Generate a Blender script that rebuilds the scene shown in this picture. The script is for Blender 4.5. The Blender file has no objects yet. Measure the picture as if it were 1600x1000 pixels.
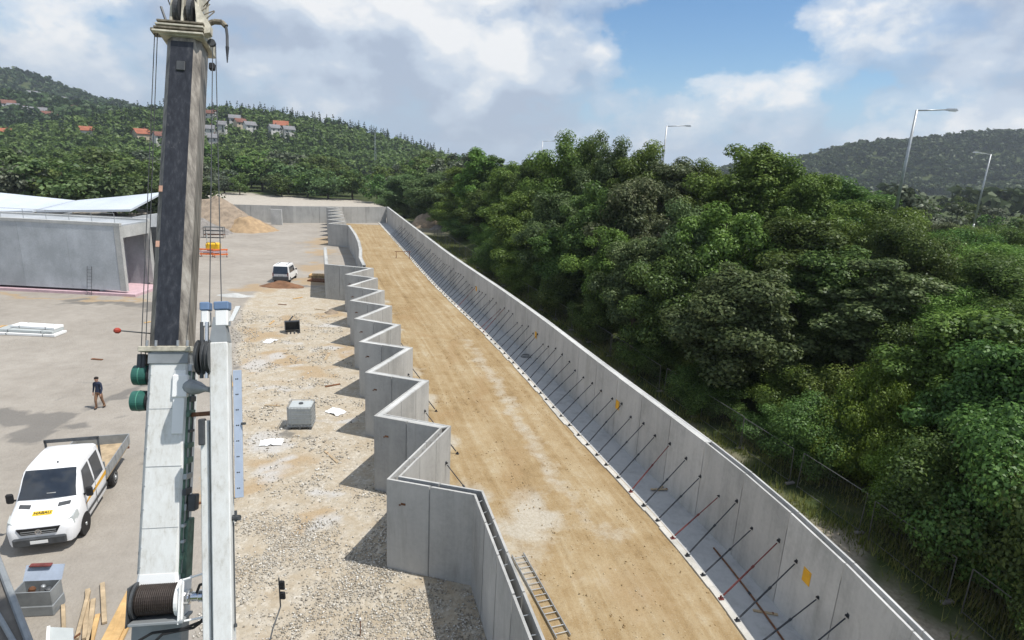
import bpy, bmesh, math, random
import numpy as np
from mathutils import Vector, Matrix

random.seed(7)
rng = np.random.default_rng(7)
R = math.radians
scn = bpy.context.scene
COL = scn.collection

# ------------------------------------------------------------------ camera
CAM_H = 13.5
cam_d = bpy.data.cameras.new('camera')
cam_d.sensor_width = 36.0
cam_d.lens = 36.0 * 930 / 1600
cam_d.clip_start = 0.1
cam_d.clip_end = 9000
cam = bpy.data.objects.new('camera', cam_d)
COL.objects.link(cam)
_roll = R(2.9)
_p = math.atan((500 - 255) * math.cos(_roll) / 930)
_F = Vector((0, math.cos(_p), -math.sin(_p)))
_r = Vector((1, 0, 0))
_u = _r.cross(_F)
_Rv = _r * math.cos(_roll) + _u * math.sin(_roll)
_Uv = -_r * math.sin(_roll) + _u * math.cos(_roll)
M = Matrix((( _Rv.x, _Uv.x, -_F.x, 0), (_Rv.y, _Uv.y, -_F.y, 0), (_Rv.z, _Uv.z, -_F.z, CAM_H), (0, 0, 0, 1)))
cam.matrix_world = M
scn.camera = cam

# ------------------------------------------------------------------ sky, sun, exposure
SUN_EL, SUN_AZ = R(64), R(-10)          # azimuth measured from +x towards +y
S = Vector((math.cos(SUN_EL) * math.cos(SUN_AZ), math.cos(SUN_EL) * math.sin(SUN_AZ), math.sin(SUN_EL)))
sd = bpy.data.lights.new('sun', 'SUN')
sd.energy = 4.7
sd.angle = R(0.53)
sd.color = (1.0, 0.955, 0.89)
so = bpy.data.objects.new('sun', sd)
COL.objects.link(so)
so.rotation_euler = S.to_track_quat('Z', 'Y').to_euler()

w = bpy.data.worlds.new('World')
scn.world = w
w.use_nodes = True
nt = w.node_tree
nt.nodes.clear()
def wn(t, **k):
    n = nt.nodes.new(t)
    for a, b in k.items():
        setattr(n, a, b)
    return n
def wmath(op, a, b=None):
    n = wn('ShaderNodeMath', operation=op)
    for i, v in enumerate((a, b)):
        if v is None: continue
        if isinstance(v, (int, float)): n.inputs[i].default_value = v
        else: nt.links.new(v, n.inputs[i])
    return n.outputs[0]
SKY_OFF = (14.358280075055983, 11.812193958683403, 8.949031185466687)
sky = wn('ShaderNodeTexSky', sky_type='NISHITA')
sky.sun_disc = False
sky.sun_elevation = SUN_EL
sky.sun_rotation = math.pi / 2 - SUN_AZ
sky.air_density = 1.0
sky.dust_density = 0.2
sky.ozone_density = 3.0
tc = wn('ShaderNodeTexCoord')
mp = wn('ShaderNodeMapping')
mp.inputs['Location'].default_value = SKY_OFF
mp.inputs['Scale'].default_value = (1.0, 1.0, 1.55)
nt.links.new(tc.outputs['Generated'], mp.inputs[0])
def wnoise(scale, detail, rough, dist=0.0, off=(0, 0, 0)):
    n = wn('ShaderNodeTexNoise')
    n.inputs['Scale'].default_value = scale
    n.inputs['Detail'].default_value = detail
    n.inputs['Roughness'].default_value = rough
    n.inputs['Distortion'].default_value = dist
    m2 = wn('ShaderNodeMapping'); m2.inputs['Location'].default_value = off
    nt.links.new(mp.outputs[0], m2.inputs[0])
    nt.links.new(m2.outputs[0], n.inputs['Vector'])
    return n.outputs[0]
def wramp(fac, stops):
    n = wn('ShaderNodeValToRGB')
    n.color_ramp.interpolation = 'EASE'
    e = n.color_ramp.elements
    while len(e) < len(stops): e.new(0.5)
    for i, (p, c) in enumerate(stops):
        e[i].position = p; e[i].color = (c[0], c[1], c[2], 1)
    nt.links.new(fac, n.inputs[0])
    return n.outputs[0]
n_a = wnoise(3.3, 10.0, 0.545)
n_b = wnoise(3.3, 4.0, 0.50, off=(-0.02, 0.03, 0.07))
n_c = wnoise(1.1, 3.0, 0.5, off=(3.7, 1.9, 0.6))
dens = wmath('ADD', n_a, wmath('MULTIPLY', wmath('SUBTRACT', n_c, 0.5), 0.55))
mask = wramp(dens, [(0.425, (0, 0, 0)), (0.468, (0.58, 0.58, 0.58)), (0.53, (1, 1, 1))])
lit = wmath('ADD', wmath('MULTIPLY', wmath('SUBTRACT', n_a, n_b), 4.2), 0.5)
shade = wramp(lit, [(0.12, (3.3, 3.85, 4.8)), (0.42, (4.4, 5.0, 5.85)), (0.62, (5.7, 6.05, 6.5)), (0.84, (7.1, 7.1, 7.1))])
sep = wn('ShaderNodeSeparateXYZ')
nt.links.new(tc.outputs['Generated'], sep.inputs[0])
haze_f = wramp(sep.outputs[2], [(0.0, (0.96, 0.96, 0.96)), (0.15, (0.0, 0.0, 0.0))])
hz = wn('ShaderNodeMix', data_type='RGBA')
nt.links.new(haze_f, hz.inputs[0])
hsv = wn('ShaderNodeHueSaturation')
hsv.inputs['Saturation'].default_value = 1.22
hsv.inputs['Value'].default_value = 0.92
nt.links.new(sky.outputs[0], hsv.inputs['Color'])
nt.links.new(hsv.outputs[0], hz.inputs[6])
hz.inputs[7].default_value = (2.6, 3.8, 5.7, 1)
mix = wn('ShaderNodeMix', data_type='RGBA')
nt.links.new(wmath('MULTIPLY', mask, 0.95), mix.inputs[0])
nt.links.new(hz.outputs[2], mix.inputs[6])
nt.links.new(shade, mix.inputs[7])
bg = wn('ShaderNodeBackground')
bg.inputs[1].default_value = 0.13
nt.links.new(mix.outputs[2], bg.inputs[0])
w.cycles.sampling_method = 'MANUAL'
w.cycles.sample_map_resolution = 512
wo = wn('ShaderNodeOutputWorld')
nt.links.new(bg.outputs[0], wo.inputs[0])

scn.view_settings.view_transform = 'Standard'
scn.view_settings.look = 'None'
scn.view_settings.exposure = 0.08
scn.view_settings.gamma = 1.0
scn.view_settings.use_curve_mapping = False
scn.render.engine = 'CYCLES'
scn.cycles.max_bounces = 5
scn.cycles.diffuse_bounces = 2
scn.cycles.volume_bounces = 0
scn.cycles.transparent_max_bounces = 8

# ------------------------------------------------------------------ helpers
def wloc(o):
    v = Vector((0, 0, 0))
    while o is not None:
        v += o.location
        o = o.parent
    return v

def tag(o, label=None, cat=None, group=None, kind=None):
    if label: o['label'] = label
    if cat: o['category'] = cat
    if group: o['group'] = group
    if kind: o['kind'] = kind
    return o

def empty(name, loc, rz=0.0, label=None, cat=None, group=None):
    o = bpy.data.objects.new(name, None)
    o.empty_display_size = 0.3
    COL.objects.link(o)
    o.location = loc
    o.rotation_euler = (0, 0, rz)
    return tag(o, label, cat, group)

def copy_tree(o, parent=None):
    c = o.copy()
    COL.objects.link(c)
    if parent is not None:
        c.parent = parent
    for ch in list(o.children):
        copy_tree(ch, c)
    return c

class MB:
    def __init__(s):
        s.v = []; s.f = []; s.m = []; s.cur = 0
    def add(s, vs, fs):
        b = len(s.v)
        s.v.extend([tuple(p) for p in vs])
        for f in fs:
            s.f.append(tuple(b + i for i in f)); s.m.append(s.cur)
        return s
    def hexa(s, p):   # p: 8 points, bottom ring 0-3 then top ring 4-7
        return s.add(p, [(3, 2, 1, 0), (4, 5, 6, 7), (0, 1, 5, 4), (1, 2, 6, 5), (2, 3, 7, 6), (3, 0, 4, 7)])
    def box(s, c, size, ax=None, ch=0.0):
        c = Vector(c); hx, hy, hz = size[0] / 2, size[1] / 2, size[2] / 2
        if ax is None: ex, ey, ez = Vector((1, 0, 0)), Vector((0, 1, 0)), Vector((0, 0, 1))
        else: ex, ey, ez = [Vector(a) for a in ax]
        if ch <= 0:
            pts = [c + ex * a * hx + ey * b * hy + ez * d * hz for d in (-1, 1) for a, b in ((-1, -1), (1, -1), (1, 1), (-1, 1))]
            return s.hexa(pts)
        bm = bmesh.new()
        bmesh.ops.create_cube(bm, size=1.0)
        for v in bm.verts:
            v.co = Vector((v.co.x * hx * 2, v.co.y * hy * 2, v.co.z * hz * 2))
        bmesh.ops.bevel(bm, geom=list(bm.edges), offset=ch, segments=1, affect='EDGES')
        bm.verts.ensure_lookup_table()
        vs = [c + ex * v.co.x + ey * v.co.y + ez * v.co.z for v in bm.verts]
        fs = [[v.index for v in f.verts] for f in bm.faces]
        bm.free()
        return s.add(vs, fs)
    def tube(s, a, b, r0, r1=None, n=8, caps=True):
        a = Vector(a); b = Vector(b)
        if r1 is None: r1 = r0
        d = (b - a)
        if d.length < 1e-6: return s
        d.normalize()
        q = d.orthogonal().normalized(); t = d.cross(q)
        vs = []
        for p, r in ((a, r0), (b, r1)):
            for i in range(n):
                an = 2 * math.pi * i / n
                vs.append(p + (q * math.cos(an) + t * math.sin(an)) * r)
        fs = [(i, (i + 1) % n, n + (i + 1) % n, n + i) for i in range(n)]
        if caps:
            fs.append(tuple(range(n - 1, -1, -1))); fs.append(tuple(range(n, 2 * n)))
        return s.add(vs, fs)
    def path(s, pts, r, n=7):
        for a, b in zip(pts[:-1], pts[1:]):
            s.tube(a, b, r, r, n)
        return s
    def prism(s, plan, z0, z1):   # plan: ccw list of xy
        n = len(plan)
        vs = [(p[0], p[1], z0) for p in plan] + [(p[0], p[1], z1) for p in plan]
        fs = [tuple(range(n - 1, -1, -1)), tuple(range(n, 2 * n))] + [(i, (i + 1) % n, n + (i + 1) % n, n + i) for i in range(n)]
        return s.add(vs, fs)
    def extrude(s, ring, vec):    # ring: list of 3d points
        n = len(ring); vec = Vector(vec)
        vs = [Vector(p) for p in ring] + [Vector(p) + vec for p in ring]
        fs = [tuple(range(n - 1, -1, -1)), tuple(range(n, 2 * n))] + [(i, (i + 1) % n, n + (i + 1) % n, n + i) for i in range(n)]
        return s.add(vs, fs)
    def lathe(s, c, axis, prof, n=20):   # prof: (along, radius)
        c = Vector(c); d = Vector(axis).normalized(); q = d.orthogonal().normalized(); t = d.cross(q)
        vs = []; fs = []
        for al, r in prof:
            for i in range(n):
                an = 2 * math.pi * i / n
                vs.append(c + d * al + (q * math.cos(an) + t * math.sin(an)) * r)
        for k in range(len(prof) - 1):
            for i in range(n):
                fs.append((k * n + i, k * n + (i + 1) % n, (k + 1) * n + (i + 1) % n, (k + 1) * n + i))
        fs.append(tuple(range(n - 1, -1, -1))); fs.append(tuple(range((len(prof) - 1) * n, len(prof) * n)))
        return s.add(vs, fs)
    def build(s, name, mat, parent=None, world=False, smooth=False):
        me = bpy.data.meshes.new(name)
        vs = s.v
        if world and parent is not None:
            off = wloc(parent)
            vs = [(p[0] - off.x, p[1] - off.y, p[2] - off.z) for p in vs]
        me.from_pydata(vs, [], s.f)
        mats = mat if isinstance(mat, (list, tuple)) else [mat]
        for mm in mats: me.materials.append(mm)
        if len(mats) > 1:
            me.polygons.foreach_set('material_index', s.m)
        if smooth:
            me.polygons.foreach_set('use_smooth', [True] * len(s.f))
        bm = bmesh.new(); bm.from_mesh(me)
        bmesh.ops.recalc_face_normals(bm, faces=bm.faces)
        bm.to_mesh(me); bm.free()
        me.update()
        o = bpy.data.objects.new(name, me)
        COL.objects.link(o)
        if parent is not None: o.parent = parent
        return o

def np_mesh(name, verts, faces, mat, parent=None, smooth=False):
    me = bpy.data.meshes.new(name)
    verts = np.asarray(verts, np.float32); faces = np.asarray(faces, np.int32)
    n = faces.shape[1]
    me.vertices.add(len(verts)); me.vertices.foreach_set('co', verts.ravel())
    me.loops.add(faces.size); me.loops.foreach_set('vertex_index', faces.ravel())
    me.polygons.add(len(faces))
    me.polygons.foreach_set('loop_start', np.arange(0, faces.size, n, dtype=np.int32))
    me.polygons.foreach_set('loop_total', np.full(len(faces), n, np.int32))
    if smooth: me.polygons.foreach_set('use_smooth', np.ones(len(faces), bool))
    for mm in (mat if isinstance(mat, (list, tuple)) else [mat]):
        if mm: me.materials.append(mm)
    me.update(calc_edges=True)
    me.validate()
    o = bpy.data.objects.new(name, me)
    COL.objects.link(o)
    if parent is not None: o.parent = parent
    return o

# value noise in numpy, used for terrain and dirt masks
_tab = np.random.default_rng(3).random((256, 256))
def vnoise(x, y):
    x = np.asarray(x, float); y = np.asarray(y, float)
    xi = np.floor(x).astype(int); yi = np.floor(y).astype(int)
    fx = x - xi; fy = y - yi
    fx = fx * fx * (3 - 2 * fx); fy = fy * fy * (3 - 2 * fy)
    a = _tab[xi % 256, yi % 256]; b = _tab[(xi + 1) % 256, yi % 256]
    c = _tab[xi % 256, (yi + 1) % 256]; d = _tab[(xi + 1) % 256, (yi + 1) % 256]
    return (a * (1 - fx) + b * fx) * (1 - fy) + (c * (1 - fx) + d * fx) * fy
def fbm(x, y, o=4):
    t = 0; a = 0.5; s = 0
    for i in range(o):
        t = t + a * vnoise(x * 2 ** i + 17.3 * i, y * 2 ** i + 9.1 * i); s += a; a *= 0.5
    return t / s
def sstep(a, b, x):
    t = np.clip((np.asarray(x, float) - a) / (b - a), 0, 1)
    return t * t * (3 - 2 * t)

# ------------------------------------------------------------------ materials
class NT:
    def __init__(s, name):
        s.mat = bpy.data.materials.new(name); s.mat.use_nodes = True
        s.t = s.mat.node_tree; s.t.nodes.clear()
        s.out = s.n('ShaderNodeOutputMaterial')
        s.geo = None
    def n(s, t, **k):
        nd = s.t.nodes.new(t)
        for a, b in k.items(): setattr(nd, a, b)
        return nd
    def l(s, a, b): s.t.links.new(a, b)
    def pos(s):
        if s.geo is None: s.geo = s.n('ShaderNodeNewGeometry')
        return s.geo.outputs['Position']
    def noise(s, scale, detail=5, rough=0.55, vec=None, stretch=None, dist=0.0):
        nd = s.n('ShaderNodeTexNoise')
        nd.inputs['Scale'].default_value = scale; nd.inputs['Detail'].default_value = detail
        nd.inputs['Roughness'].default_value = rough; nd.inputs['Distortion'].default_value = dist
        v = vec or s.pos()
        if stretch:
            m = s.n('ShaderNodeMapping'); m.inputs['Scale'].default_value = stretch
            s.l(v, m.inputs[0]); v = m.outputs[0]
        s.l(v, nd.inputs['Vector'])
        return nd.outputs[0]
    def ramp(s, fac, stops, interp='LINEAR'):
        nd = s.n('ShaderNodeValToRGB'); nd.color_ramp.interpolation = interp
        e = nd.color_ramp.elements
        while len(e) < len(stops): e.new(0.5)
        for i, (p, c) in enumerate(stops):
            e[i].position = p
            e[i].color = (c, c, c, 1) if isinstance(c, (int, float)) else (c[0], c[1], c[2], 1)
        s.l(fac, nd.inputs[0])
        return nd.outputs[0]
    def mix(s, fac, a, b, blend='MIX'):
        nd = s.n('ShaderNodeMix', data_type='RGBA', blend_type=blend)
        for i, v in ((0, fac), (6, a), (7, b)):
            if isinstance(v, (int, float)): nd.inputs[i].default_value = v if i == 0 else (v, v, v, 1)
            elif isinstance(v, tuple): nd.inputs[i].default_value = (v[0], v[1], v[2], 1)
            else: s.l(v, nd.inputs[i])
        return nd.outputs[2]
    def math(s, op, a, b=0.0):
        nd = s.n('ShaderNodeMath', operation=op)
        for i, v in ((0, a), (1, b)):
            if isinstance(v, (int, float)): nd.inputs[i].default_value = v
            else: s.l(v, nd.inputs[i])
        return nd.outputs[0]
    def finish(s, col, rough=0.85, metal=0.0, bump=None, bstr=0.3, bdist=0.02, spec=0.4, **kw):
        p = s.n('ShaderNodeBsdfPrincipled')
        if isinstance(col, tuple): p.inputs['Base Color'].default_value = (*col[:3], 1)
        else: s.l(col, p.inputs['Base Color'])
        if isinstance(rough, (int, float)): p.inputs['Roughness'].default_value = rough
        else: s.l(rough, p.inputs['Roughness'])
        p.inputs['Metallic'].default_value = metal
        p.inputs['Specular IOR Level'].default_value = spec
        for k, v in kw.items(): p.inputs[k].default_value = v
        if bump is not None:
            b = s.n('ShaderNodeBump'); b.inputs['Strength'].default_value = bstr; b.inputs['Distance'].default_value = bdist
            s.l(bump, b.inputs['Height']); s.l(b.outputs[0], p.inputs['Normal'])
        s.l(p.outputs[0], s.out.inputs[0])
        return s.mat

def simple(name, c, rough=0.6, metal=0.0, var=0.18, scale=3.0, bump=0.0, spec=0.4, dirt=None, **kw):
    m = NT(name)
    obj = m.n('ShaderNodeTexCoord').outputs['Object']
    nz = m.noise(scale, 5, 0.6, vec=obj)
    a = tuple(x * (1 - var) for x in c); b = tuple(min(1, x * (1 + var)) for x in c)
    col = m.ramp(nz, [(0.3, a), (0.7, b)])
    if dirt:
        d = m.noise(scale * 2.3, 6, 0.7, vec=obj)
        col = m.mix(m.ramp(d, [(0.52, 0.0), (0.72, 1.0)]), col, dirt)
    return m.finish(col, rough, metal, nz if bump else None, bump, 0.02, spec, **kw)

def concrete(name, base, streak=0.35, stain=0.42):
    m = NT(name)
    big = m.noise(0.45, 5, 0.6)
    fine = m.noise(7.0, 6, 0.65)
    st = m.noise(1.0, 6, 0.65, stretch=(2.2, 2.2, 0.16))
    f = m.math('ADD', m.math('MULTIPLY', big, 0.45), m.math('ADD', m.math('MULTIPLY', st, streak), m.math('MULTIPLY', fine, 0.2)))
    b = base
    col = m.ramp(f, [(0.32, (b[0] * 0.66, b[1] * 0.67, b[2] * 0.67)), (0.5, b), (0.66, (b[0] * 1.2, b[1] * 1.2, b[2] * 1.19))])
    oi = m.n('ShaderNodeObjectInfo').outputs['Random']
    col = m.mix(1.0, col, m.ramp(oi, [(0, 0.90), (1, 1.07)]), 'MULTIPLY')
    stn = m.noise(0.9, 6, 0.7, stretch=(1.4, 1.4, 0.30), dist=0.6)
    col = m.mix(m.ramp(stn, [(0.54, 0.0), (0.70, stain)]), col, (b[0] * 0.55, b[1] * 0.54, b[2] * 0.50))
    pit = m.noise(34, 3, 0.7)
    col = m.mix(m.ramp(pit, [(0.66, 0.0), (0.76, 0.4)]), col, (b[0] * 0.5, b[1] * 0.5, b[2] * 0.5))
    return m.finish(col, 0.88, 0, m.noise(22, 5, 0.6), 0.22, 0.01, 0.25)

M_conc = concrete('precast_concrete', (0.40, 0.398, 0.382))
M_conc2 = concrete('long_wall_concrete', (0.475, 0.475, 0.46))  # same concrete, colour lightened to stand in for bounce light on its shaded face
M_concB = concrete('building_concrete', (0.53, 0.56, 0.59), 0.10, 0.10)
M_cap = concrete('concrete_top', (0.62, 0.62, 0.60), 0.1)
M_slab = concrete('footing_concrete', (0.40, 0.405, 0.405), 0.6)
M_kerb = concrete('footing_edge', (0.60, 0.58, 0.53), 0.2)
M_joint = simple('joint_mortar', (0.10, 0.10, 0.095), 0.9)
M_steel_dk = simple('prop_dark_steel', (0.045, 0.05, 0.058), 0.5, 0.3, 0.4, 6)
M_steel_rd = simple('prop_red_paint', (0.17, 0.045, 0.04), 0.55, 0.1, 0.4, 6)
M_rust = simple('rusty_steel', (0.17, 0.075, 0.035), 0.85, 0.1, 0.5, 5)
M_galv = simple('galvanised_steel', (0.40, 0.42, 0.43), 0.45, 0.6, 0.15, 5)
M_fence = simple('fence_steel', (0.13, 0.135, 0.13), 0.6, 0.5, 0.2, 5)
M_white = None
M_white2 = simple('white_paint_clean', (0.83, 0.84, 0.83), 0.35, 0, 0.03, 2)
M_black = simple('black_rubber', (0.015, 0.015, 0.016), 0.7, 0, 0.3, 8)
M_dkgrey = simple('dark_grey_paint', (0.07, 0.075, 0.08), 0.55, 0.2, 0.3, 4)
M_grey = simple('grey_paint', (0.27, 0.29, 0.30), 0.5, 0.2, 0.15, 3)
M_green = simple('drum_green_paint', (0.03, 0.118, 0.095), 0.4, 0.0, 0.25, 4)
M_greenstrip = simple('hydraulic_line_green', (0.10, 0.17, 0.13), 0.55, 0.2, 0.5, 7)
M_blue = simple('blue_paint', (0.15, 0.23, 0.37), 0.45, 0, 0.2, 3)
M_ltblue = simple('pale_blue_panel', (0.42, 0.49, 0.60), 0.5, 0.1, 0.1, 3)
M_yellow = simple('yellow_sign', (0.72, 0.38, 0.02), 0.5, 0, 0.1, 3)
M_orange = simple('orange_net', (0.80, 0.20, 0.06), 0.6, 0, 0.2, 4)
M_pink = simple('pink_insulation_board', (0.56, 0.40, 0.43), 0.8, 0, 0.12, 2)
M_wood = simple('pale_lumber', (0.52, 0.34, 0.15), 0.8, 0, 0.25, 3)
M_wood2 = simple('old_lumber', (0.40, 0.31, 0.20), 0.85, 0, 0.3, 3)
M_roofw = simple('white_metal_roof', (0.55, 0.60, 0.66), 0.5, 0.05, 0.08, 0.3)
M_glassd = simple('dark_window_glass', (0.03, 0.037, 0.048), 0.06, 0, 0.2, 2, spec=0.6)
M_chrome = simple('chrome', (0.75, 0.75, 0.75), 0.2, 1.0, 0.05, 2)
M_ibc = simple('ibc_plastic', (0.43, 0.46, 0.455), 0.35, 0, 0.08, 2)
M_skin = simple('skin', (0.48, 0.28, 0.20), 0.6, 0, 0.06, 5)
M_navy = simple('navy_cloth', (0.025, 0.035, 0.065), 0.9, 0, 0.2, 6)
M_khaki = simple('brown_trousers', (0.22, 0.125, 0.075), 0.9, 0, 0.2, 6)
M_hair = simple('dark_hair', (0.015, 0.011, 0.009), 0.8)
M_redroof = simple('terracotta_roof', (0.30, 0.105, 0.058), 0.85, 0, 0.25, 0.6)
M_brownroof = simple('brown_roof', (0.16, 0.07, 0.05), 0.85, 0, 0.25, 0.6)
M_greyroof = simple('grey_roof', (0.18, 0.18, 0.19), 0.85, 0, 0.2, 0.6)
M_render = simple('white_render', (0.60, 0.59, 0.56), 0.85, 0, 0.06, 0.4)
M_render2 = simple('cream_render', (0.50, 0.43, 0.32), 0.85, 0, 0.06, 0.4)
M_bark = simple('bark', (0.075, 0.058, 0.042), 0.9, 0, 0.35, 2.5, 0.5)
M_soil = simple('brown_soil_heap', (0.27, 0.215, 0.16), 0.95, 0, 0.3, 1.2, 0.9)
M_soilo = simple('ochre_soil_heap', (0.36, 0.255, 0.15), 0.95, 0, 0.25, 1.2, 0.9)
M_soilr = simple('rust_soil_heap', (0.19, 0.10, 0.055), 0.95, 0, 0.3, 1.5, 0.9)
M_soild = simple('grey_rubble_heap', (0.22, 0.205, 0.19), 0.95, 0, 0.3, 1.5, 0.9)

def crane_paint():
    m = NT('crane_white_paint')
    st = m.noise(1.0, 6, 0.7, stretch=(16, 16, 0.9))
    b = m.noise(1.4, 6, 0.65); fn = m.noise(18, 5, 0.7)
    col = m.ramp(m.math('ADD', m.math('MULTIPLY', st, 0.5), m.math('MULTIPLY', b, 0.5)), [(0.36, (0.50, 0.49, 0.44)), (0.47, (0.66, 0.665, 0.64)), (0.58, (0.73, 0.745, 0.73))])
    col = m.mix(m.ramp(fn, [(0.63, 0.0), (0.72, 0.55)]), col, (0.40, 0.37, 0.31))
    return m.finish(col, m.ramp(b, [(0.3, 0.55), (0.7, 0.36)]), 0, fn, 0.05, 0.01, 0.4)
M_white = crane_paint()
def boom_steel():
    m = NT('boom_bare_steel')
    st = m.noise(1.0, 6, 0.7, stretch=(9, 9, 0.5))
    b = m.noise(1.6, 5, 0.6)
    f = m.math('ADD', m.math('MULTIPLY', st, 0.7), m.math('MULTIPLY', b, 0.3))
    col = m.ramp(f, [(0.34, (0.06, 0.055, 0.05)), (0.47, (0.20, 0.18, 0.155)), (0.6, (0.36, 0.33, 0.285)), (0.72, (0.50, 0.47, 0.42))])
    return m.finish(col, 0.5, 0.25, b, 0.1, 0.01, 0.4)
M_boomsteel = boom_steel()
def boom_grease():
    m = NT('boom_grease_dark')
    st = m.noise(1.0, 6, 0.7, stretch=(14, 14, 0.35))
    b = m.noise(5.0, 6, 0.7)
    col = m.ramp(st, [(0.35, (0.014, 0.016, 0.022)), (0.55, (0.030, 0.033, 0.042)), (0.75, (0.09, 0.092, 0.10))])
    col = m.mix(m.ramp(b, [(0.66, 0.0), (0.74, 0.5)]), col, (0.22, 0.21, 0.20))
    return m.finish(col, 0.42, 0.0, b, 0.08, 0.01, 0.45)
M_grease = boom_grease()
M_mech = simple('greasy_machinery', (0.20, 0.175, 0.13), 0.6, 0.3, 0.6, 9, 0.3)
M_mechlt = simple('weathered_boom_head_paint', (0.50, 0.47, 0.38), 0.6, 0.1, 0.35, 7, 0.2)

def foliage(name, dark, mid, light, transl=0.22, huevar=0.25, nscale=0.33, iw=0.45):
    m = NT(name)
    g = m.n('ShaderNodeNewGeometry')
    oi = m.n('ShaderNodeObjectInfo').outputs['Random']
    isl = g.outputs['Random Per Island']
    big = m.noise(nscale, 3, 0.6)
    f = m.math('ADD', m.math('MULTIPLY', isl, iw), m.math('MULTIPLY', big, 1.0 - iw))
    col = m.ramp(f, [(0.22, dark), (0.5, mid), (0.82, light)])
    hs = m.n('ShaderNodeHueSaturation')
    m.l(col, hs.inputs['Color'])
    m.l(m.math('ADD', m.math('MULTIPLY', oi, 0.045), 0.472), hs.inputs['Hue'])
    m.l(m.math('ADD', m.math('MULTIPLY', oi, huevar * 2), 1.0 - huevar), hs.inputs['Value'])
    d = m.n('ShaderNodeBsdfDiffuse'); m.l(hs.outputs[0], d.inputs[0])
    t = m.n('ShaderNodeBsdfTranslucent'); m.l(hs.outputs[0], t.inputs[0])
    gl = m.n('ShaderNodeBsdfGlossy'); gl.inputs['Roughness'].default_value = 0.45; gl.inputs[0].default_value = (0.6, 0.65, 0.6, 1)
    mx = m.n('ShaderNodeMixShader'); mx.inputs[0].default_value = transl
    m.l(d.outputs[0], mx.inputs[1]); m.l(t.outputs[0], mx.inputs[2])
    m2 = m.n('ShaderNodeMixShader'); m2.inputs[0].default_value = 0.025
    m.l(mx.outputs[0], m2.inputs[1]); m.l(gl.outputs[0], m2.inputs[2])
    m.l(m2.outputs[0], m.out.inputs[0])
    return m.mat
M_leafA = foliage('leaves_mid_green', (0.0497, 0.0904, 0.0181), (0.1107, 0.1898, 0.0373), (0.209, 0.3107, 0.0678), 0.34)
M_leafB = foliage('leaves_dark_green', (0.035, 0.0678, 0.0181), (0.0791, 0.1412, 0.0339), (0.1559, 0.2373, 0.0565), 0.34)
M_leafC = foliage('leaves_bluish_green', (0.0452, 0.0791, 0.0294), (0.0994, 0.1559, 0.0565), (0.1977, 0.2667, 0.1073), 0.34)
M_leafD = foliage('leaves_pale_flowering', (0.045, 0.070, 0.026), (0.105, 0.145, 0.060), (0.27, 0.30, 0.17), 0.3)
M_leafE = foliage('leaves_bright_vine', (0.060, 0.115, 0.018), (0.125, 0.225, 0.030), (0.210, 0.320, 0.055), 0.35)
M_leafF = foliage('leaves_far_broadleaf', (0.045, 0.078, 0.020), (0.096, 0.150, 0.040), (0.185, 0.240, 0.072), 0.32, 0.3, 0.035, 0.3)
M_leafG = foliage('needles_far_conifer', (0.016, 0.034, 0.018), (0.030, 0.055, 0.028), (0.052, 0.082, 0.040), 0.15, 0.25)
M_leafH = foliage('leaves_far_silvery', (0.045, 0.062, 0.038), (0.10, 0.125, 0.08), (0.19, 0.21, 0.15), 0.2, 0.15)
M_leafX = foliage('leaves_distant_wood', (0.022, 0.044, 0.017), (0.050, 0.086, 0.030), (0.090, 0.132, 0.048), 0.25, 0.2, 0.02, 0.3)
M_grass = foliage('grass_blades', (0.075, 0.105, 0.022), (0.150, 0.180, 0.042), (0.29, 0.27, 0.095), 0.3, 0.1)

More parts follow.
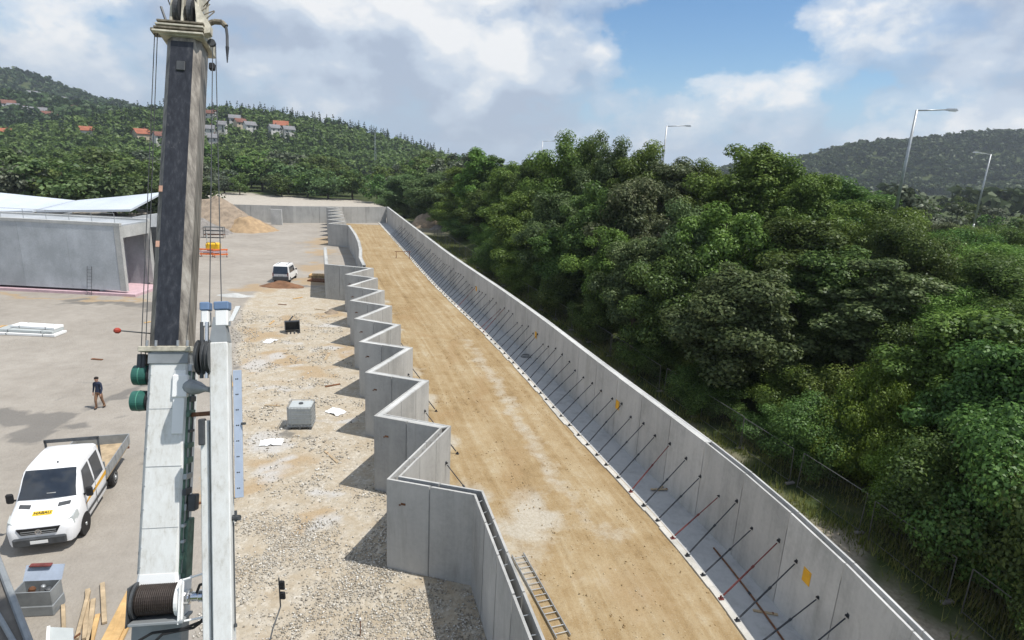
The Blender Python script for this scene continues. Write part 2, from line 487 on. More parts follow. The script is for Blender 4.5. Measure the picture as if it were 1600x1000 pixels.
# ground materials ---------------------------------------------------
def mat_yard():
    m = NT('yard_ground')
    at = m.n('ShaderNodeAttribute', attribute_name='mask')
    sp = m.n('ShaderNodeSeparateColor'); m.l(at.outputs['Color'], sp.inputs[0])
    big = m.noise(0.18, 6, 0.6); mid = m.noise(1.1, 6, 0.65); fine = m.noise(9.0, 6, 0.7); grit = m.noise(38, 3, 0.7)
    pav = m.ramp(m.math('ADD', m.math('MULTIPLY', big, 0.55), m.math('MULTIPLY', mid, 0.45)),
                 [(0.34, (0.262, 0.237, 0.204)), (0.5, (0.318, 0.290, 0.252)), (0.66, (0.376, 0.346, 0.304))])
    pav = m.mix(m.ramp(fine, [(0.3, 0.22), (0.5, 0.0)]), pav, (0.20, 0.18, 0.15))
    vor = m.n('ShaderNodeTexVoronoi'); vor.inputs['Scale'].default_value = 9.0; m.l(m.pos(), vor.inputs['Vector'])
    vsp = m.n('ShaderNodeSeparateColor'); m.l(vor.outputs['Color'], vsp.inputs[0])
    stone = m.ramp(vsp.outputs[0], [(0.0, (0.23, 0.21, 0.175)), (0.4, (0.36, 0.33, 0.275)), (0.8, (0.47, 0.44, 0.38)), (1.0, (0.64, 0.62, 0.57))])
    dirt = m.ramp(mid, [(0.3, (0.35, 0.285, 0.20)), (0.5, (0.42, 0.36, 0.27)), (0.7, (0.49, 0.44, 0.36))])
    grav = m.mix(m.ramp(m.math('ADD', mid, m.math('MULTIPLY', fine, 0.5)), [(0.64, 0.10), (1.0, 0.65)]), dirt, stone)
    gm = m.ramp(m.math('ADD', sp.outputs[0], m.math('MULTIPLY', m.math('SUBTRACT', mid, 0.5), 0.8)), [(0.35, 0.0), (0.62, 1.0)])
    col = m.mix(gm, pav, grav)
    om = m.math('MULTIPLY', m.ramp(m.math('ADD', sp.outputs[1], m.math('MULTIPLY', m.math('SUBTRACT', mid, 0.5), 0.9)), [(0.3, 0.0), (0.75, 1.0)]), 0.75)
    col = m.mix(om, col, m.ramp(fine, [(0.3, (0.29, 0.20, 0.11)), (0.7, (0.43, 0.32, 0.19))]))
    lm = m.ramp(m.math('ADD', at.outputs['Alpha'], m.math('MULTIPLY', m.math('SUBTRACT', mid, 0.5), 1.0)), [(0.35, 0.0), (0.8, 0.8)])
    col = m.mix(lm, col, m.ramp(fine, [(0.3, (0.40, 0.39, 0.37)), (0.7, (0.52, 0.51, 0.49))]))
    dm = m.ramp(m.math('ADD', sp.outputs[2], m.math('MULTIPLY', m.math('SUBTRACT', mid, 0.5), 0.7)), [(0.35, 0.0), (0.6, 1.0)])
    col = m.mix(m.math('MULTIPLY', dm, 0.78), col, (0.155, 0.145, 0.130))
    rough = m.ramp(dm, [(0, 0.92), (1, 0.5)])
    bh = m.math('ADD', m.math('MULTIPLY', vor.outputs['Distance'], -0.8), m.math('ADD', fine, m.math('MULTIPLY', grit, 0.5)))
    return m.finish(col, rough, 0, bh, 0.45, 0.05, 0.2)
M_yard = mat_yard()

def mat_sand():
    m = NT('golden_sand_fill')
    at = m.n('ShaderNodeAttribute', attribute_name='mask')
    sp = m.n('ShaderNodeSeparateColor'); m.l(at.outputs['Color'], sp.inputs[0])
    big = m.noise(0.25, 6, 0.6); mid = m.noise(1.3, 7, 0.68); fine = m.noise(11, 6, 0.7)
    f = m.math('ADD', m.math('MULTIPLY', big, 0.5), m.math('MULTIPLY', mid, 0.5))
    cv = m.n('ShaderNodeCombineXYZ'); sx = m.n('ShaderNodeSeparateXYZ'); m.l(m.pos(), sx.inputs[0])
    m.l(m.math('MULTIPLY', sp.outputs[2], 40.0), cv.inputs[0]); m.l(m.math('MULTIPLY', sx.outputs[1], 0.10), cv.inputs[1])
    trk = m.noise(1.0, 7, 0.62, vec=cv.outputs[0], dist=0.4)
    f = m.math('ADD', m.math('MULTIPLY', big, 0.30), m.math('ADD', m.math('MULTIPLY', mid, 0.30), m.math('MULTIPLY', trk, 0.40)))
    col = m.ramp(f, [(0.37, (0.215, 0.146, 0.070)), (0.46, (0.300, 0.215, 0.112)), (0.55, (0.362, 0.280, 0.166)), (0.64, (0.425, 0.362, 0.256))])
    col = m.mix(m.ramp(fine, [(0.32, 0.40), (0.5, 0.0)]), col, (0.205, 0.138, 0.068))
    col = m.mix(m.ramp(m.noise(26, 4, 0.7), [(0.58, 0.0), (0.70, 0.6)]), col, (0.47, 0.42, 0.32))
    pm = m.ramp(m.math('ADD', sp.outputs[0], m.math('MULTIPLY', m.math('SUBTRACT', mid, 0.5), 1.1)), [(0.3, 0.0), (0.85, 0.9)])
    col = m.mix(pm, col, m.ramp(fine, [(0.3, (0.34, 0.30, 0.235)), (0.7, (0.50, 0.47, 0.40))]))
    dm = m.ramp(m.math('ADD', sp.outputs[1], m.math('MULTIPLY', m.math('SUBTRACT', mid, 0.5), 0.8)), [(0.35, 0.0), (0.9, 0.5)])
    col = m.mix(dm, col, (0.29, 0.19, 0.095))
    bh = m.math('ADD', m.math('ADD', mid, m.math('MULTIPLY', trk, 0.8)), m.math('MULTIPLY', fine, 0.7))
    return m.finish(col, 0.95, 0, bh, 0.6, 0.07, 0.15)
M_sand = mat_sand()

def mat_terrain():
    m = NT('terrain')
    at = m.n('ShaderNodeAttribute', attribute_name='mask')
    sp = m.n('ShaderNodeSeparateColor'); m.l(at.outputs['Color'], sp.inputs[0])
    mid = m.noise(0.6, 6, 0.65); fine = m.noise(6, 5, 0.7)
    green = m.ramp(mid, [(0.3, (0.028, 0.042, 0.016)), (0.5, (0.055, 0.075, 0.026)), (0.7, (0.10, 0.105, 0.045))])
    dirt = m.ramp(fine, [(0.3, (0.22, 0.185, 0.14)), (0.7, (0.40, 0.355, 0.285))])
    pale = m.ramp(mid, [(0.3, (0.36, 0.325, 0.275)), (0.7, (0.45, 0.415, 0.36))])
    col = m.mix(sp.outputs[0], green, dirt)
    col = m.mix(sp.outputs[1], col, pale)
    return m.finish(col, 0.95, 0, fine, 0.5, 0.05, 0.15)
M_terr = mat_terrain()
M_asph = simple('road_asphalt', (0.06, 0.06, 0.06), 0.9, 0, 0.15, 2)

# ================================================================== STRUCTURE
def catmull(pts, step):
    P = [Vector((p[0], p[1], 0)) for p in pts]
    P = [P[0] * 2 - P[1]] + P + [P[-1] * 2 - P[-2]]
    out = []
    for i in range(1, len(P) - 2):
        for k in range(24):
            t = k / 24
            a, b, c, d = P[i - 1], P[i], P[i + 1], P[i + 2]
            out.append(0.5 * ((2 * b) + (c - a) * t + (2 * a - 5 * b + 4 * c - d) * t * t + (3 * b - a - 3 * c + d) * t ** 3))
    out.append(P[-2])
    if step is None: return out
    res = [out[0]]; acc = 0
    for a, b in zip(out[:-1], out[1:]):
        L = (b - a).length
        while acc + L >= step:
            f = (step - acc) / L
            a = a.lerp(b, f); L = (b - a).length; acc = 0
            res.append(a.copy())
        acc += L
    if (res[-1] - out[-1]).length > step * 0.4: res.append(out[-1])
    else: res[-1] = out[-1]
    return res

def offset_poly(pts, d):
    """mitred offset of an open polyline, positive = right of travel"""
    out = []
    n = len(pts)
    for i in range(n):
        a = (pts[i] - pts[i - 1]).normalized() if i > 0 else None
        b = (pts[i + 1] - pts[i]).normalized() if i < n - 1 else None
        if a is None: a = b
        if b is None: b = a
        na = Vector((a.y, -a.x, 0)); nb = Vector((b.y, -b.x, 0))
        m = (na + nb)
        if m.length < 1e-4: m = na
        m.normalize()
        out.append(pts[i] + m * (d / max(0.35, m.dot(na))))
    return out

RW = [(10.45, 2), (10.1, 8), (9.75, 11.7), (9.25, 15.4), (8.3, 19.6), (6.95, 23.9), (4.75, 30.6), (2.1, 39), (-1.1, 48.4), (-7.0, 64.8), (-13.95, 85.7), (-27.6, 127)]
rw_curve = catmull(RW, None)
_cy = np.array([p.y for p in rw_curve] + [214.0, 900.0]); _cx = np.array([p.x for p in rw_curve] + [-54.0, -200.0])
def xw(y): return np.interp(y, _cy, _cx)
WALL_H = 3.35

# ---- terrain ------------------------------------------------------
RIDGES = [   # polyline of (x, y, z), half width of the slope
    ([(-620, 640, 62), (-436, 640, 42), (-322, 560, 32), (-255, 515, 36), (-225, 530, 39), (-205, 560, 37), (-212, 620, 20)], 215),
    ([(-1500, 900, 170), (-836, 1010, 112), (-670, 980, 70), (-557, 950, 42), (-490, 960, 8), (-440, 960, 0)], 330),
    ([(430, 960, 2), (465, 940, 38), (566, 946, 68), (720, 952, 86), (855, 954, 96), (1500, 900, 150)], 260),
    ([(640, 640, 20), (720, 660, 60), (1000, 640, 110)], 200),
]
def terrain_z(x, y):
    x = np.asarray(x, float); y = np.asarray(y, float)
    d = (x - xw(y)) * 0.94
    emb = 6.2 * sstep(7.5, 20, d) * (1 - 0.6 * sstep(50, 85, d)) * sstep(-40, 0, y + 0 * x)
    emb = emb * (1 - sstep(230, 330, y))
    z = np.where(d > 0, emb, 0.0)
    hz = np.zeros_like(z)
    for pts, W in RIDGES:
        best = np.full(z.shape, 1e9); bz = np.zeros_like(z)
        for (ax, ay, az), (bx, by, bz_) in zip(pts[:-1], pts[1:]):
            L2 = (bx - ax) ** 2 + (by - ay) ** 2
            t = np.clip(((x - ax) * (bx - ax) + (y - ay) * (by - ay)) / L2, 0, 1)
            dd = np.hypot(x - ax - t * (bx - ax), y - ay - t * (by - ay))
            zz = az + t * (bz_ - az)
            h = zz * (1 - sstep(0, W, dd))
            hz = np.maximum(hz, h)
    hz = hz * (0.93 + 0.14 * fbm(x / 90.0, y / 90.0, 3))
    return np.maximum(z, 0) + hz

ang = np.concatenate([np.arange(-75, 75.01, 0.8), np.arange(80, 285, 5.0)])
rad = np.concatenate([[0.5], 3.0 * 1.043 ** np.arange(0, 182)])
A_, R_ = np.meshgrid(np.radians(ang), rad)
tx = R_ * np.sin(A_); ty = R_ * np.cos(A_)
tz = terrain_z(tx, ty)
dW = (tx - xw(ty)) * 0.94
insite = (dW < 4) & (tx > -75) & (ty > 5) & (ty < 128)
tz = tz + np.where(dW > 6, 0.25 * (fbm(tx / 3, ty / 3) - 0.5), 0) - 0.03 - 0.12 * insite * (dW < 1)
nr, na = tx.shape
idx = np.arange(nr * na).reshape(nr, na)
a = idx[:-1]; b = idx[1:]
fc = np.stack([a, np.roll(a, -1, 1), np.roll(b, -1, 1), b], -1).reshape(-1, 4)[:, ::-1]
ground = np_mesh('ground', np.stack([tx, ty, tz], -1).reshape(-1, 3), fc, M_terr, smooth=True)
tag(ground, kind='structure')
mk = np.zeros((nr * na, 4), np.float32)
dWf = dW.ravel(); txf = tx.ravel(); tyf = ty.ravel()
nz = fbm(txf / 1.7, tyf / 1.7)
mk[:, 0] = np.clip(sstep(5.6, 4.2, dWf + (nz - 0.5) * 2.6) * (dWf > -1) * (tyf < 135), 0, 1)
mk[:, 0] = np.maximum(mk[:, 0], 0.75 * sstep(18, 4, np.hypot(txf + 17, tyf - 122)))
pl = ((txf < xw(tyf) + 3) & (tyf > 100) & (tyf < 188 - 0.12 * (txf + 50) + 5 * (nz - 0.5)) & (txf > -100))
mk[:, 1] = np.where(pl, 1, 0)
at = ground.data.attributes.new('mask', 'FLOAT_COLOR', 'POINT'); at.data.foreach_set('color', mk.ravel())

# ---- yard ----------------------------------------------------------
def grid_sheet(name, X, Y, Z, keep, mask, mat, smooth=True):
    ny, nx = X.shape
    idx = np.arange(ny * nx).reshape(ny, nx)
    q = np.stack([idx[:-1, :-1], idx[:-1, 1:], idx[1:, 1:], idx[1:, :-1]], -1).reshape(-1, 4)
    q = q[keep.ravel()]
    used = np.unique(q); remap = np.full(ny * nx, -1); remap[used] = np.arange(len(used))
    V = np.stack([X, Y, Z], -1).reshape(-1, 3)[used]
    o = np_mesh(name, V, remap[q], mat, smooth=smooth)
    at = o.data.attributes.new('mask', 'FLOAT_COLOR', 'POINT')
    at.data.foreach_set('color', mask.reshape(-1, 4)[used].astype(np.float32).ravel())
    return tag(o, kind='structure')

gx = np.arange(-95, 11.01, 0.4); gy = np.arange(5, 128, 0.4)
X, Y = np.meshgrid(gx, gy)
bxy = np.array([(-5, 5), (-8.9, 16.6), (-13.1, 25.2), (-18.2, 37.6), (-24.1, 51), (-30, 78.5), (-35, 100), (-40, 130)])
bx = np.interp(Y, bxy[:, 1], bxy[:, 0])
mk = np.zeros(X.shape + (4,))
mk[..., 0] = sstep(-1.2, 1.2, X - bx + 1.5 * (fbm(X / 3, Y / 3) - 0.5)) * (1 - 0.75 * sstep(52, 66, Y))
DX = 2.4 * (fbm(X / 1.6, Y / 1.6) - 0.5) * 2; DY = 2.4 * (fbm(X / 1.6 + 40, Y / 1.6 + 11) - 0.5) * 2
def blob(x, y, rx, ry, rot=0.0):
    dx, dy = X - x + DX * min(1.2, rx * 1.1), Y - y + DY * min(1.2, ry * 1.3); c, s_ = math.cos(rot), math.sin(rot)
    u = (dx * c + dy * s_) / rx; v = (-dx * s_ + dy * c) / ry
    return np.exp(-(u * u + v * v) * 1.2)
for x, y, rx, ry in [(-14.5, 38.4, 2.2, 1.2), (-9.2, 24.2, 1.6, 1.3), (-10.8, 22.4, 2.0, 1.0), (-16.2, 38, 1.8, 1.4), (-13, 36, 2, 1.2), (-12.5, 40.5, 1.5, 1.5), (-25.5, 59, 2.4, 1.6), (-22, 64, 3, 3), (-24, 72, 3, 4), (-30, 95, 4, 8), (-27, 84, 3, 4), (-18.5, 47, 1.5, 2), (-7.6, 20.4, 1.1, 0.8), (-36, 51, 6, 0.7), (-44, 51, 6, 0.6), (-15.5, 50.5, 1.2, 1.5), (-19.5, 43.5, 2, 1.4)]:
    mk[..., 1] = np.maximum(mk[..., 1], blob(x, y, rx, ry))
for x, y, rx, ry, rot in [(-24.0, 27.0, 3.6, 1.7, -0.1), (-21.6, 26.6, 2.0, 1.1, 0.2), (-27.5, 26.5, 3.0, 1.8, 0), (-21.6, 31, 0.35, 2.6, -0.35), (-20.2, 34, 0.25, 2.5, -0.4), (-17.4, 36.3, 0.9, 0.5, 0.4), (-14.9, 24, 0.22, 2.2, -0.5), (-34.5, 50, 7.5, 0.9, 0.0), (-31, 49.3, 4, 0.8, 0.0), (-10.3, 27.0, 1.1, 0.55, 0), (-22.5, 60.6, 3, 1.2, 0.0), (-19, 35.8, 0.5, 0.35, 0.4)]:
    mk[..., 2] = np.maximum(mk[..., 2], blob(x, y, rx, ry, rot))
for x, y, rx, ry in [(-15.6, 37.3, 2.2, 1.0), (-13.4, 33, 2.3, 1.0), (-12.2, 26.6, 1.6, 1.3), (-10.4, 23.2, 1.6, 0.8), (-24.4, 54.8, 1.6, 0.6), (-13.6, 40.4, 1.6, 0.8), (-7.4, 22.3, 0.8, 0.5), (-16, 42, 1.6, 0.7), (-14.6, 47, 1.6, 0.7), (-9.6, 29.2, 0.9, 0.5), (-27, 24.5, 0.8, 0.4), (-6.3, 19.6, 1.6, 1.2)]:
    mk[..., 3] = np.maximum(mk[..., 3], blob(x, y, rx, ry))
for (cx_, cy_, rr_, wob) in [(-30, 10, 21, 0.6), (-30, 10, 22.8, 0.6), (-60, 20, 37, 0.9), (-60, 20, 38.9, 0.9), (10, 60, 40, 1.2), (10, 60, 41.9, 1.2), (-80, 70, 47, 1.0), (-80, 70, 48.9, 1.0), (-45, -20, 62, 0.8), (-45, -20, 63.9, 0.8)]:
    dd = np.abs(np.hypot(X - cx_, Y - cy_) - rr_ + wob * DX * 0.15)
    mk[..., 2] = np.maximum(mk[..., 2], (0.30 + 0.16 * fbm(X / 4, Y / 4)) * np.exp(-(dd / 0.33) ** 2) * (mk[..., 0] < 0.5))
Zy = 0.03 * (fbm(X / 2.5, Y / 2.5) - 0.5) * mk[..., 0] + 0.0
cxm = 0.25 * (X[:-1, :-1] + X[1:, :-1] + X[:-1, 1:] + X[1:, 1:]); cym = 0.25 * (Y[:-1, :-1] + Y[1:, :-1] + Y[:-1, 1:] + Y[1:, 1:])
keep = (cxm - xw(cym)) < 0.1
yard = grid_sheet('yard', X, Y, Zy, keep, mk, M_yard)

# ---- zigzag wall plan -----------------------------------------------
ZP = [(1.55, 7.0), (0.93, 10.9), (-0.78, 16.86), (-3.84, 17.38), (-2.17, 21.69), (-5.41, 22.22), (-3.77, 26.58), (-7.03, 27.17), (-5.39, 31.49), (-8.6, 32.05), (-6.95, 36.1), (-10.19, 36.9), (-8.5, 40.9), (-11.8, 41.75), (-10.1, 45.75), (-13.4, 46.6), (-11.75, 50.6), (-14.95, 51.4), (-13.2, 55.2), (-18.06, 55.85), (-21.4, 66.5)]
ZP = [Vector((x, y, 0)) for x, y in ZP]
TH = 0.34
def inset(pts, lo, hi):
    out = [p.copy() for p in pts]
    for i in range(lo, hi):
        a = (pts[i - 1] - pts[i]).normalized(); b = (pts[i + 1] - pts[i]).normalized()
        h = a.angle(b) / 2
        out[i] = pts[i] + (a + b).normalized() * (TH / 2 / max(0.3, math.sin(h)))
    return out
ZC = inset(ZP, 3, len(ZP) - 1)
ZP2 = [(-14.5, 56.6), (-16.0, 61.0), (-17.3, 66.15), (-19.2, 72.6), (-21.4, 79.28), (-24.95, 89.6), (-28.6, 90.3)]
for k in range(1, 6):
    ZP2 += [(-25.3 - 1.72 * k, 89.6 + 5.35 * k), (-28.6 - 1.72 * k, 90.3 + 5.35 * k)]
ZP2 += [(-35.4, 121.2)]
ZP2 = [Vector((x, y, 0)) for x, y in ZP2]
ZC2 = inset(ZP2, 5, len(ZP2) - 1)

# ---- sand fill of the channel ----------------------------------------
yy = np.arange(6.0, 126, 0.22)
ss = np.concatenate([np.arange(1.62, 17.5, 0.22)])
SX = xw(yy)[:, None] - ss[None, :] - 0.28 * 0; SY = np.repeat(yy[:, None], len(ss), 1)
cx = 0.25 * (SX[:-1, :-1] + SX[1:, :-1] + SX[:-1, 1:] + SX[1:, 1:]); cy = 0.25 * (SY[:-1, :-1] + SY[1:, :-1] + SY[:-1, 1:] + SY[1:, 1:])
line = [ (p.x, p.y) for p in ZC[:19]] + [(p.x, p.y) for p in ZC2]
def right_of(line, x, y):
    """inside the polygon closed far to the right"""
    poly = line + [(60, line[-1][1]), (60, line[0][1])]
    ins = np.zeros(x.shape, bool)
    n = len(poly)
    for i in range(n):
        x1, y1 = poly[i]; x2, y2 = poly[(i + 1) % n]
        cond = ((y1 > y) != (y2 > y))
        with np.errstate(divide='ignore', invalid='ignore'):
            xi = (x2 - x1) * (y - y1) / (y2 - y1) + x1
        ins ^= cond & (x < xi)
    return ins
keep = right_of(line, cx, cy)
sm = np.zeros(SX.shape + (4,))
SX0, SY0 = SX, SY
_w = 2.0 * (fbm(SX / 1.1, SY / 1.1) - 0.5)
S_ = np.repeat(ss[None, :], len(yy), 0)
pale = 0.85 * np.exp(-((S_ + _w * 0.5 - 4.4 - 0.5 * np.sin(SY / 9)) / 0.6) ** 2) * sstep(14, 26, SY) * sstep(60, 35, SY) * 0.75
pale = np.maximum(pale, np.exp(-((SX + _w - 1.0) / 1.3) ** 2 - ((SY + _w * 1.5 - 20.5) / 2.6) ** 2))
pale = np.maximum(pale, 0.95 * np.exp(-((SX + _w * .8 - 0.7) / 0.9) ** 2 - ((SY - 17.0) / 2.2) ** 2))
pale = np.maximum(pale, 0.6 * np.exp(-((SX - 4.2) / 0.9) ** 2 - ((SY - 20.0) / 0.8) ** 2))
for p in ZP[4:19:2]:
    pale = np.maximum(pale, np.exp(-((SX + _w * 0.7 - p.x - 0.5) / 0.9) ** 2 - ((SY - p.y - 0.4) / 1.1) ** 2))
dk = np.zeros_like(pale)
for x, y, rx, ry in [(2.4, 17.6, 0.7, 0.35), (-6.5, 45, 2.5, 0.8), (-9, 50, 2, 1.2), (-3.5, 30, 1.2, 1.5), (-9.5, 53.5, 1.6, 1), (4.6, 16.5, 1.2, 2.2), (0.5, 24.5, 1.0, 3.0), (-4.2, 41, 0.6, 6), (-1.5, 33.5, 0.5, 5)]:
    dk = np.maximum(dk, np.exp(-((SX + _w * 0.8 - x) / rx) ** 2 - ((SY - _w - y) / ry) ** 2))
sm[..., 0] = pale; sm[..., 1] = dk * 0.8; sm[..., 2] = S_ / 20.0
rut = -0.035 * np.exp(-((S_ - 4.6) / 0.25) ** 2) - 0.035 * np.exp(-((S_ - 6.4) / 0.25) ** 2)
SZ = 0.055 + 0.05 * (fbm(SX / 0.9, SY / 0.9) - 0.5) + rut * (0.5 + fbm(SX / 5, SY / 5))
SZ = np.where(S_ < 2.0, np.minimum(SZ, 0.05), SZ)
sand = grid_sheet('sand_fill', SX[:, ::-1], SY[:, ::-1], SZ[:, ::-1], keep[:, ::-1], sm[:, ::-1], M_sand)

# ---- footing slab of the long wall ------------------------------------
fine = catmull(RW, 1.2)
slab = MB()
o1 = offset_poly(fine, 0.02); o2 = offset_poly(fine, -1.62); o3 = offset_poly(fine, -1.86)
for i in range(len(fine) - 1):
    slab.prism([(p.x, p.y) for p in (o2[i], o1[i], o1[i + 1], o2[i + 1])], -0.2, 0.028)
tag(slab.build('footing_slab', M_slab), kind='structure')
kb = MB()
kr = random.Random(4)
for i in range(len(fine) - 1):
    e = kr.uniform(-0.05, 0.05)
    q = [o3[i] + (o2[i] - o3[i]).normalized() * e, o2[i], o2[i + 1], o3[i + 1] + (o2[i + 1] - o3[i + 1]).normalized() * e]
    kb.prism([(p.x, p.y) for p in q], -0.2, 0.105 + kr.uniform(-0.008, 0.008))
tag(kb.build('footing_edge', M_kerb), kind='structure')

# ---- wall builders -----------------------------------------------------
def prism_piece(me_name, q, z0, z1, mat, parent):
    b = MB(); b.prism([(p.x, p.y) for p in q], z0, z1)
    return b.build(me_name, mat, parent, world=True)

def build_wall(root, C, panel_len, filled, H=WALL_H, th=TH, hs=None, jt=0.024, pm=None):
    """double-shell precast wall: every shell panel is its own part"""
    oL, oLi, oRi, oR = offset_poly(C, -th / 2), offset_poly(C, -th / 2 + 0.07), offset_poly(C, th / 2 - 0.07), offset_poly(C, th / 2)
    for i in range(len(C) - 1):
        L = (C[i + 1] - C[i]).length
        n = max(1, round(L / panel_len))
        hh = H if hs is None else hs[i]
        for k in range(n):
            t0, t1 = k / n, (k + 1) / n
            g0 = jt / L if (k > 0 or (jt < 0.02 and i > 0)) else 0.0
            g1 = jt / L if (k < n - 1 or (jt < 0.02 and i < len(C) - 2)) else 0.0
            for A, B in ((oL, oLi), (oRi, oR)):
                lp = lambda P, t: P[i].lerp(P[i + 1], t)
                dz = rng.uniform(-0.006, 0.006)
                prism_piece('panel', [lp(A, t0 + g0), lp(B, t0 + g0), lp(B, t1 - g1), lp(A, t1 - g1)][::-1], 0, hh + dz, pm or M_conc, root)
        z1 = hh - 0.06 if filled(i) else 0.35
        core = [oLi[i], oRi[i], oRi[i + 1], oLi[i + 1]][::-1]
        prism_piece('core', core, 0, z1, M_joint, root)
        if filled(i): prism_piece('cap', core, z1 + 0.002, hh - 0.012, M_cap, root)
        if not filled(i):
            m = MB()
            nn = max(2, int(L / 0.62))
            for k in range(nn):
                t = (k + 0.5) / nn
                p = oLi[i].lerp(oLi[i + 1], t); q = oRi[i].lerp(oRi[i + 1], t)
                u = (C[i + 1] - C[i]).normalized() * 0.03
                for zz in (hh - 0.12, hh - 0.5, hh - 1.0):
                    m.tube((p.x, p.y, zz), (q.x, q.y, zz), 0.012, n=5)
            m.build('lattice_tie', M_galv, root, world=True)['kind'] = 'stuff'

zig = empty('zigzag_wall', (-3.5, 20, 0), label='near zigzag retaining wall of grey precast concrete panels beside the sand strip', cat='retaining wall')
zig['kind'] = 'thing'
build_wall(zig, ZC, 1.55, lambda i: i > 3)
zig2 = empty('zigzag_wall', (-21, 80, 0), label='far zigzag and curved concrete retaining wall ending at the back wall', cat='retaining wall')
zig2['kind'] = 'thing'
build_wall(zig2, ZC2, 2.6, lambda i: True)
# crane-lift recesses left in the shaded faces
for i in range(2, 18, 2):
    a, b = ZC[i], ZC[i + 1]
    d = (b - a).normalized(); nrm = Vector((d.y, -d.x, 0))
    if nrm.y > 0: nrm = -nrm
    c = a.lerp(b, 0.86) + nrm * (TH / 2 + 0.004); c.z = 2.55
    m = MB(); m.box(c, (0.16, 0.02, 0.07), (d, nrm, Vector((0, 0, 1)))); m.box(c + d * 0.12 + Vector((0, 0, -0.05)), (0.06, 0.018, 0.05), (d, nrm, Vector((0, 0, 1))))
    m.build('lifting_pocket', M_rust, zig, world=True)

lw_pts = catmull(RW, 2.45)
lw_c = offset_poly(lw_pts, TH / 2)
longw = empty('long_wall', (2, 40, 0), label='long curved concrete retaining wall held by a row of raking props', cat='retaining wall')
longw['kind'] = 'thing'
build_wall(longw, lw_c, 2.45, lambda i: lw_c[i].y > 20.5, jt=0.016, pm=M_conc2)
FW = [Vector((-27.75, 127.1, 0)), Vector((-35.2, 122.4, 0)), Vector((-44, 117.8, 0)), Vector((-55, 114.5, 0)), Vector((-70, 113.5, 0))]
backw = empty('back_wall', (-44, 118, 0), label='plain grey concrete wall closing the far end of the site', cat='retaining wall')
backw['kind'] = 'thing'
build_wall(backw, FW, 4.0, lambda i: True, H=3.3)
bl = empty('concrete_element', (-45.6, 113.6, 0), label='pale upright concrete slab standing in front of the back wall', cat='concrete slab')
m = MB(); m.box((0, 0, 1.45), (2.1, 0.3, 2.9), ch=0.02); m.build('slab', M_cap, bl)
for sx in (-0.7, 0.7):
    m = MB(); m.tube((sx, 0, 2.9), (sx, 0, 3.02), 0.03); m.build('lifting_loop', M_galv, bl)

# ================================================================== VEGETATION
def leaf_cloud(centers, radii, counts, size, g, up=0.45, outw=1.0, rnd=0.42, aspect=0.62):
    V = []
    for c, r, n in zip(centers, radii, counts):
        d = g.normal(size=(n, 3)); d /= np.linalg.norm(d, axis=1)[:, None]
        rr = r * g.random(n) ** 0.45
        p = c + d * rr[:, None] * np.array([1, 1, 0.8])
        nv = d * outw + np.array([0, 0, up]) + g.normal(size=(n, 3)) * rnd
        nv /= np.linalg.norm(nv, axis=1)[:, None]
        t = np.cross(nv, g.normal(size=(n, 3))); t /= np.linalg.norm(t, axis=1)[:, None]
        b = np.cross(nv, t)
        s = g.uniform(size[0], size[1], n)[:, None]
        droop = nv * s * 0.12
        q = np.stack([p - t * s * 0.5 - droop, p - b * s * 0.5 * aspect, p + t * s * 0.5 - droop, p + b * s * 0.5 * aspect], 1)
        V.append(q.reshape(-1, 3))
    V = np.concatenate(V)
    F = np.arange(len(V)).reshape(-1, 4)
    return V, F

def crown_clumps(H, Rr, z0, n, g, shape, rmin=0.16, rmax=0.34):
    C = []; Rd = []
    for i in range(n):
        d = g.normal(size=3); d /= np.linalg.norm(d)
        f = g.uniform(0.45, 0.98) if g.random() < 0.8 else g.uniform(0.1, 0.5)
        zc = z0 + (H - z0) * shape
        hz = (H - zc) if d[2] > 0 else (zc - z0)
        lump = 0.82 + 0.3 * math.sin(3.1 * math.atan2(d[1], d[0]) + 2.0 * d[2] * 3 + n)
        r = Rr * g.uniform(rmin, rmax)
        C.append(np.array([d[0] * Rr * f * lump, d[1] * Rr * f * lump, zc + d[2] * (hz - r * 0.6) * f]))
        Rd.append(r)
    return np.array(C), np.array(Rd)

def trunk_mesh(H, r, g, limbs, cz):
    m = MB()
    p = Vector((0, 0, -0.4)); pts = [p]
    n = 5
    for k in range(1, n + 1):
        pts.append(Vector((g.uniform(-0.12, 0.12) * k * 0.5, g.uniform(-0.12, 0.12) * k * 0.5, H * 0.8 * k / n)))
    for k in range(n):
        m.tube(pts[k], pts[k + 1], r * (1 - k / n * 0.85), r * (1 - (k + 1) / n * 0.85), 8, False)
    for c in limbs:
        k = min(n - 1, max(1, int(c[2] / (H * 0.8) * n * 0.7)))
        mid = pts[k].lerp(Vector(c), 0.5) + Vector((0, 0, 0.25))
        m.tube(pts[k], mid, r * 0.34, r * 0.22, 6, False); m.tube(mid, Vector(c), r * 0.22, r * 0.06, 6, False)
    return m

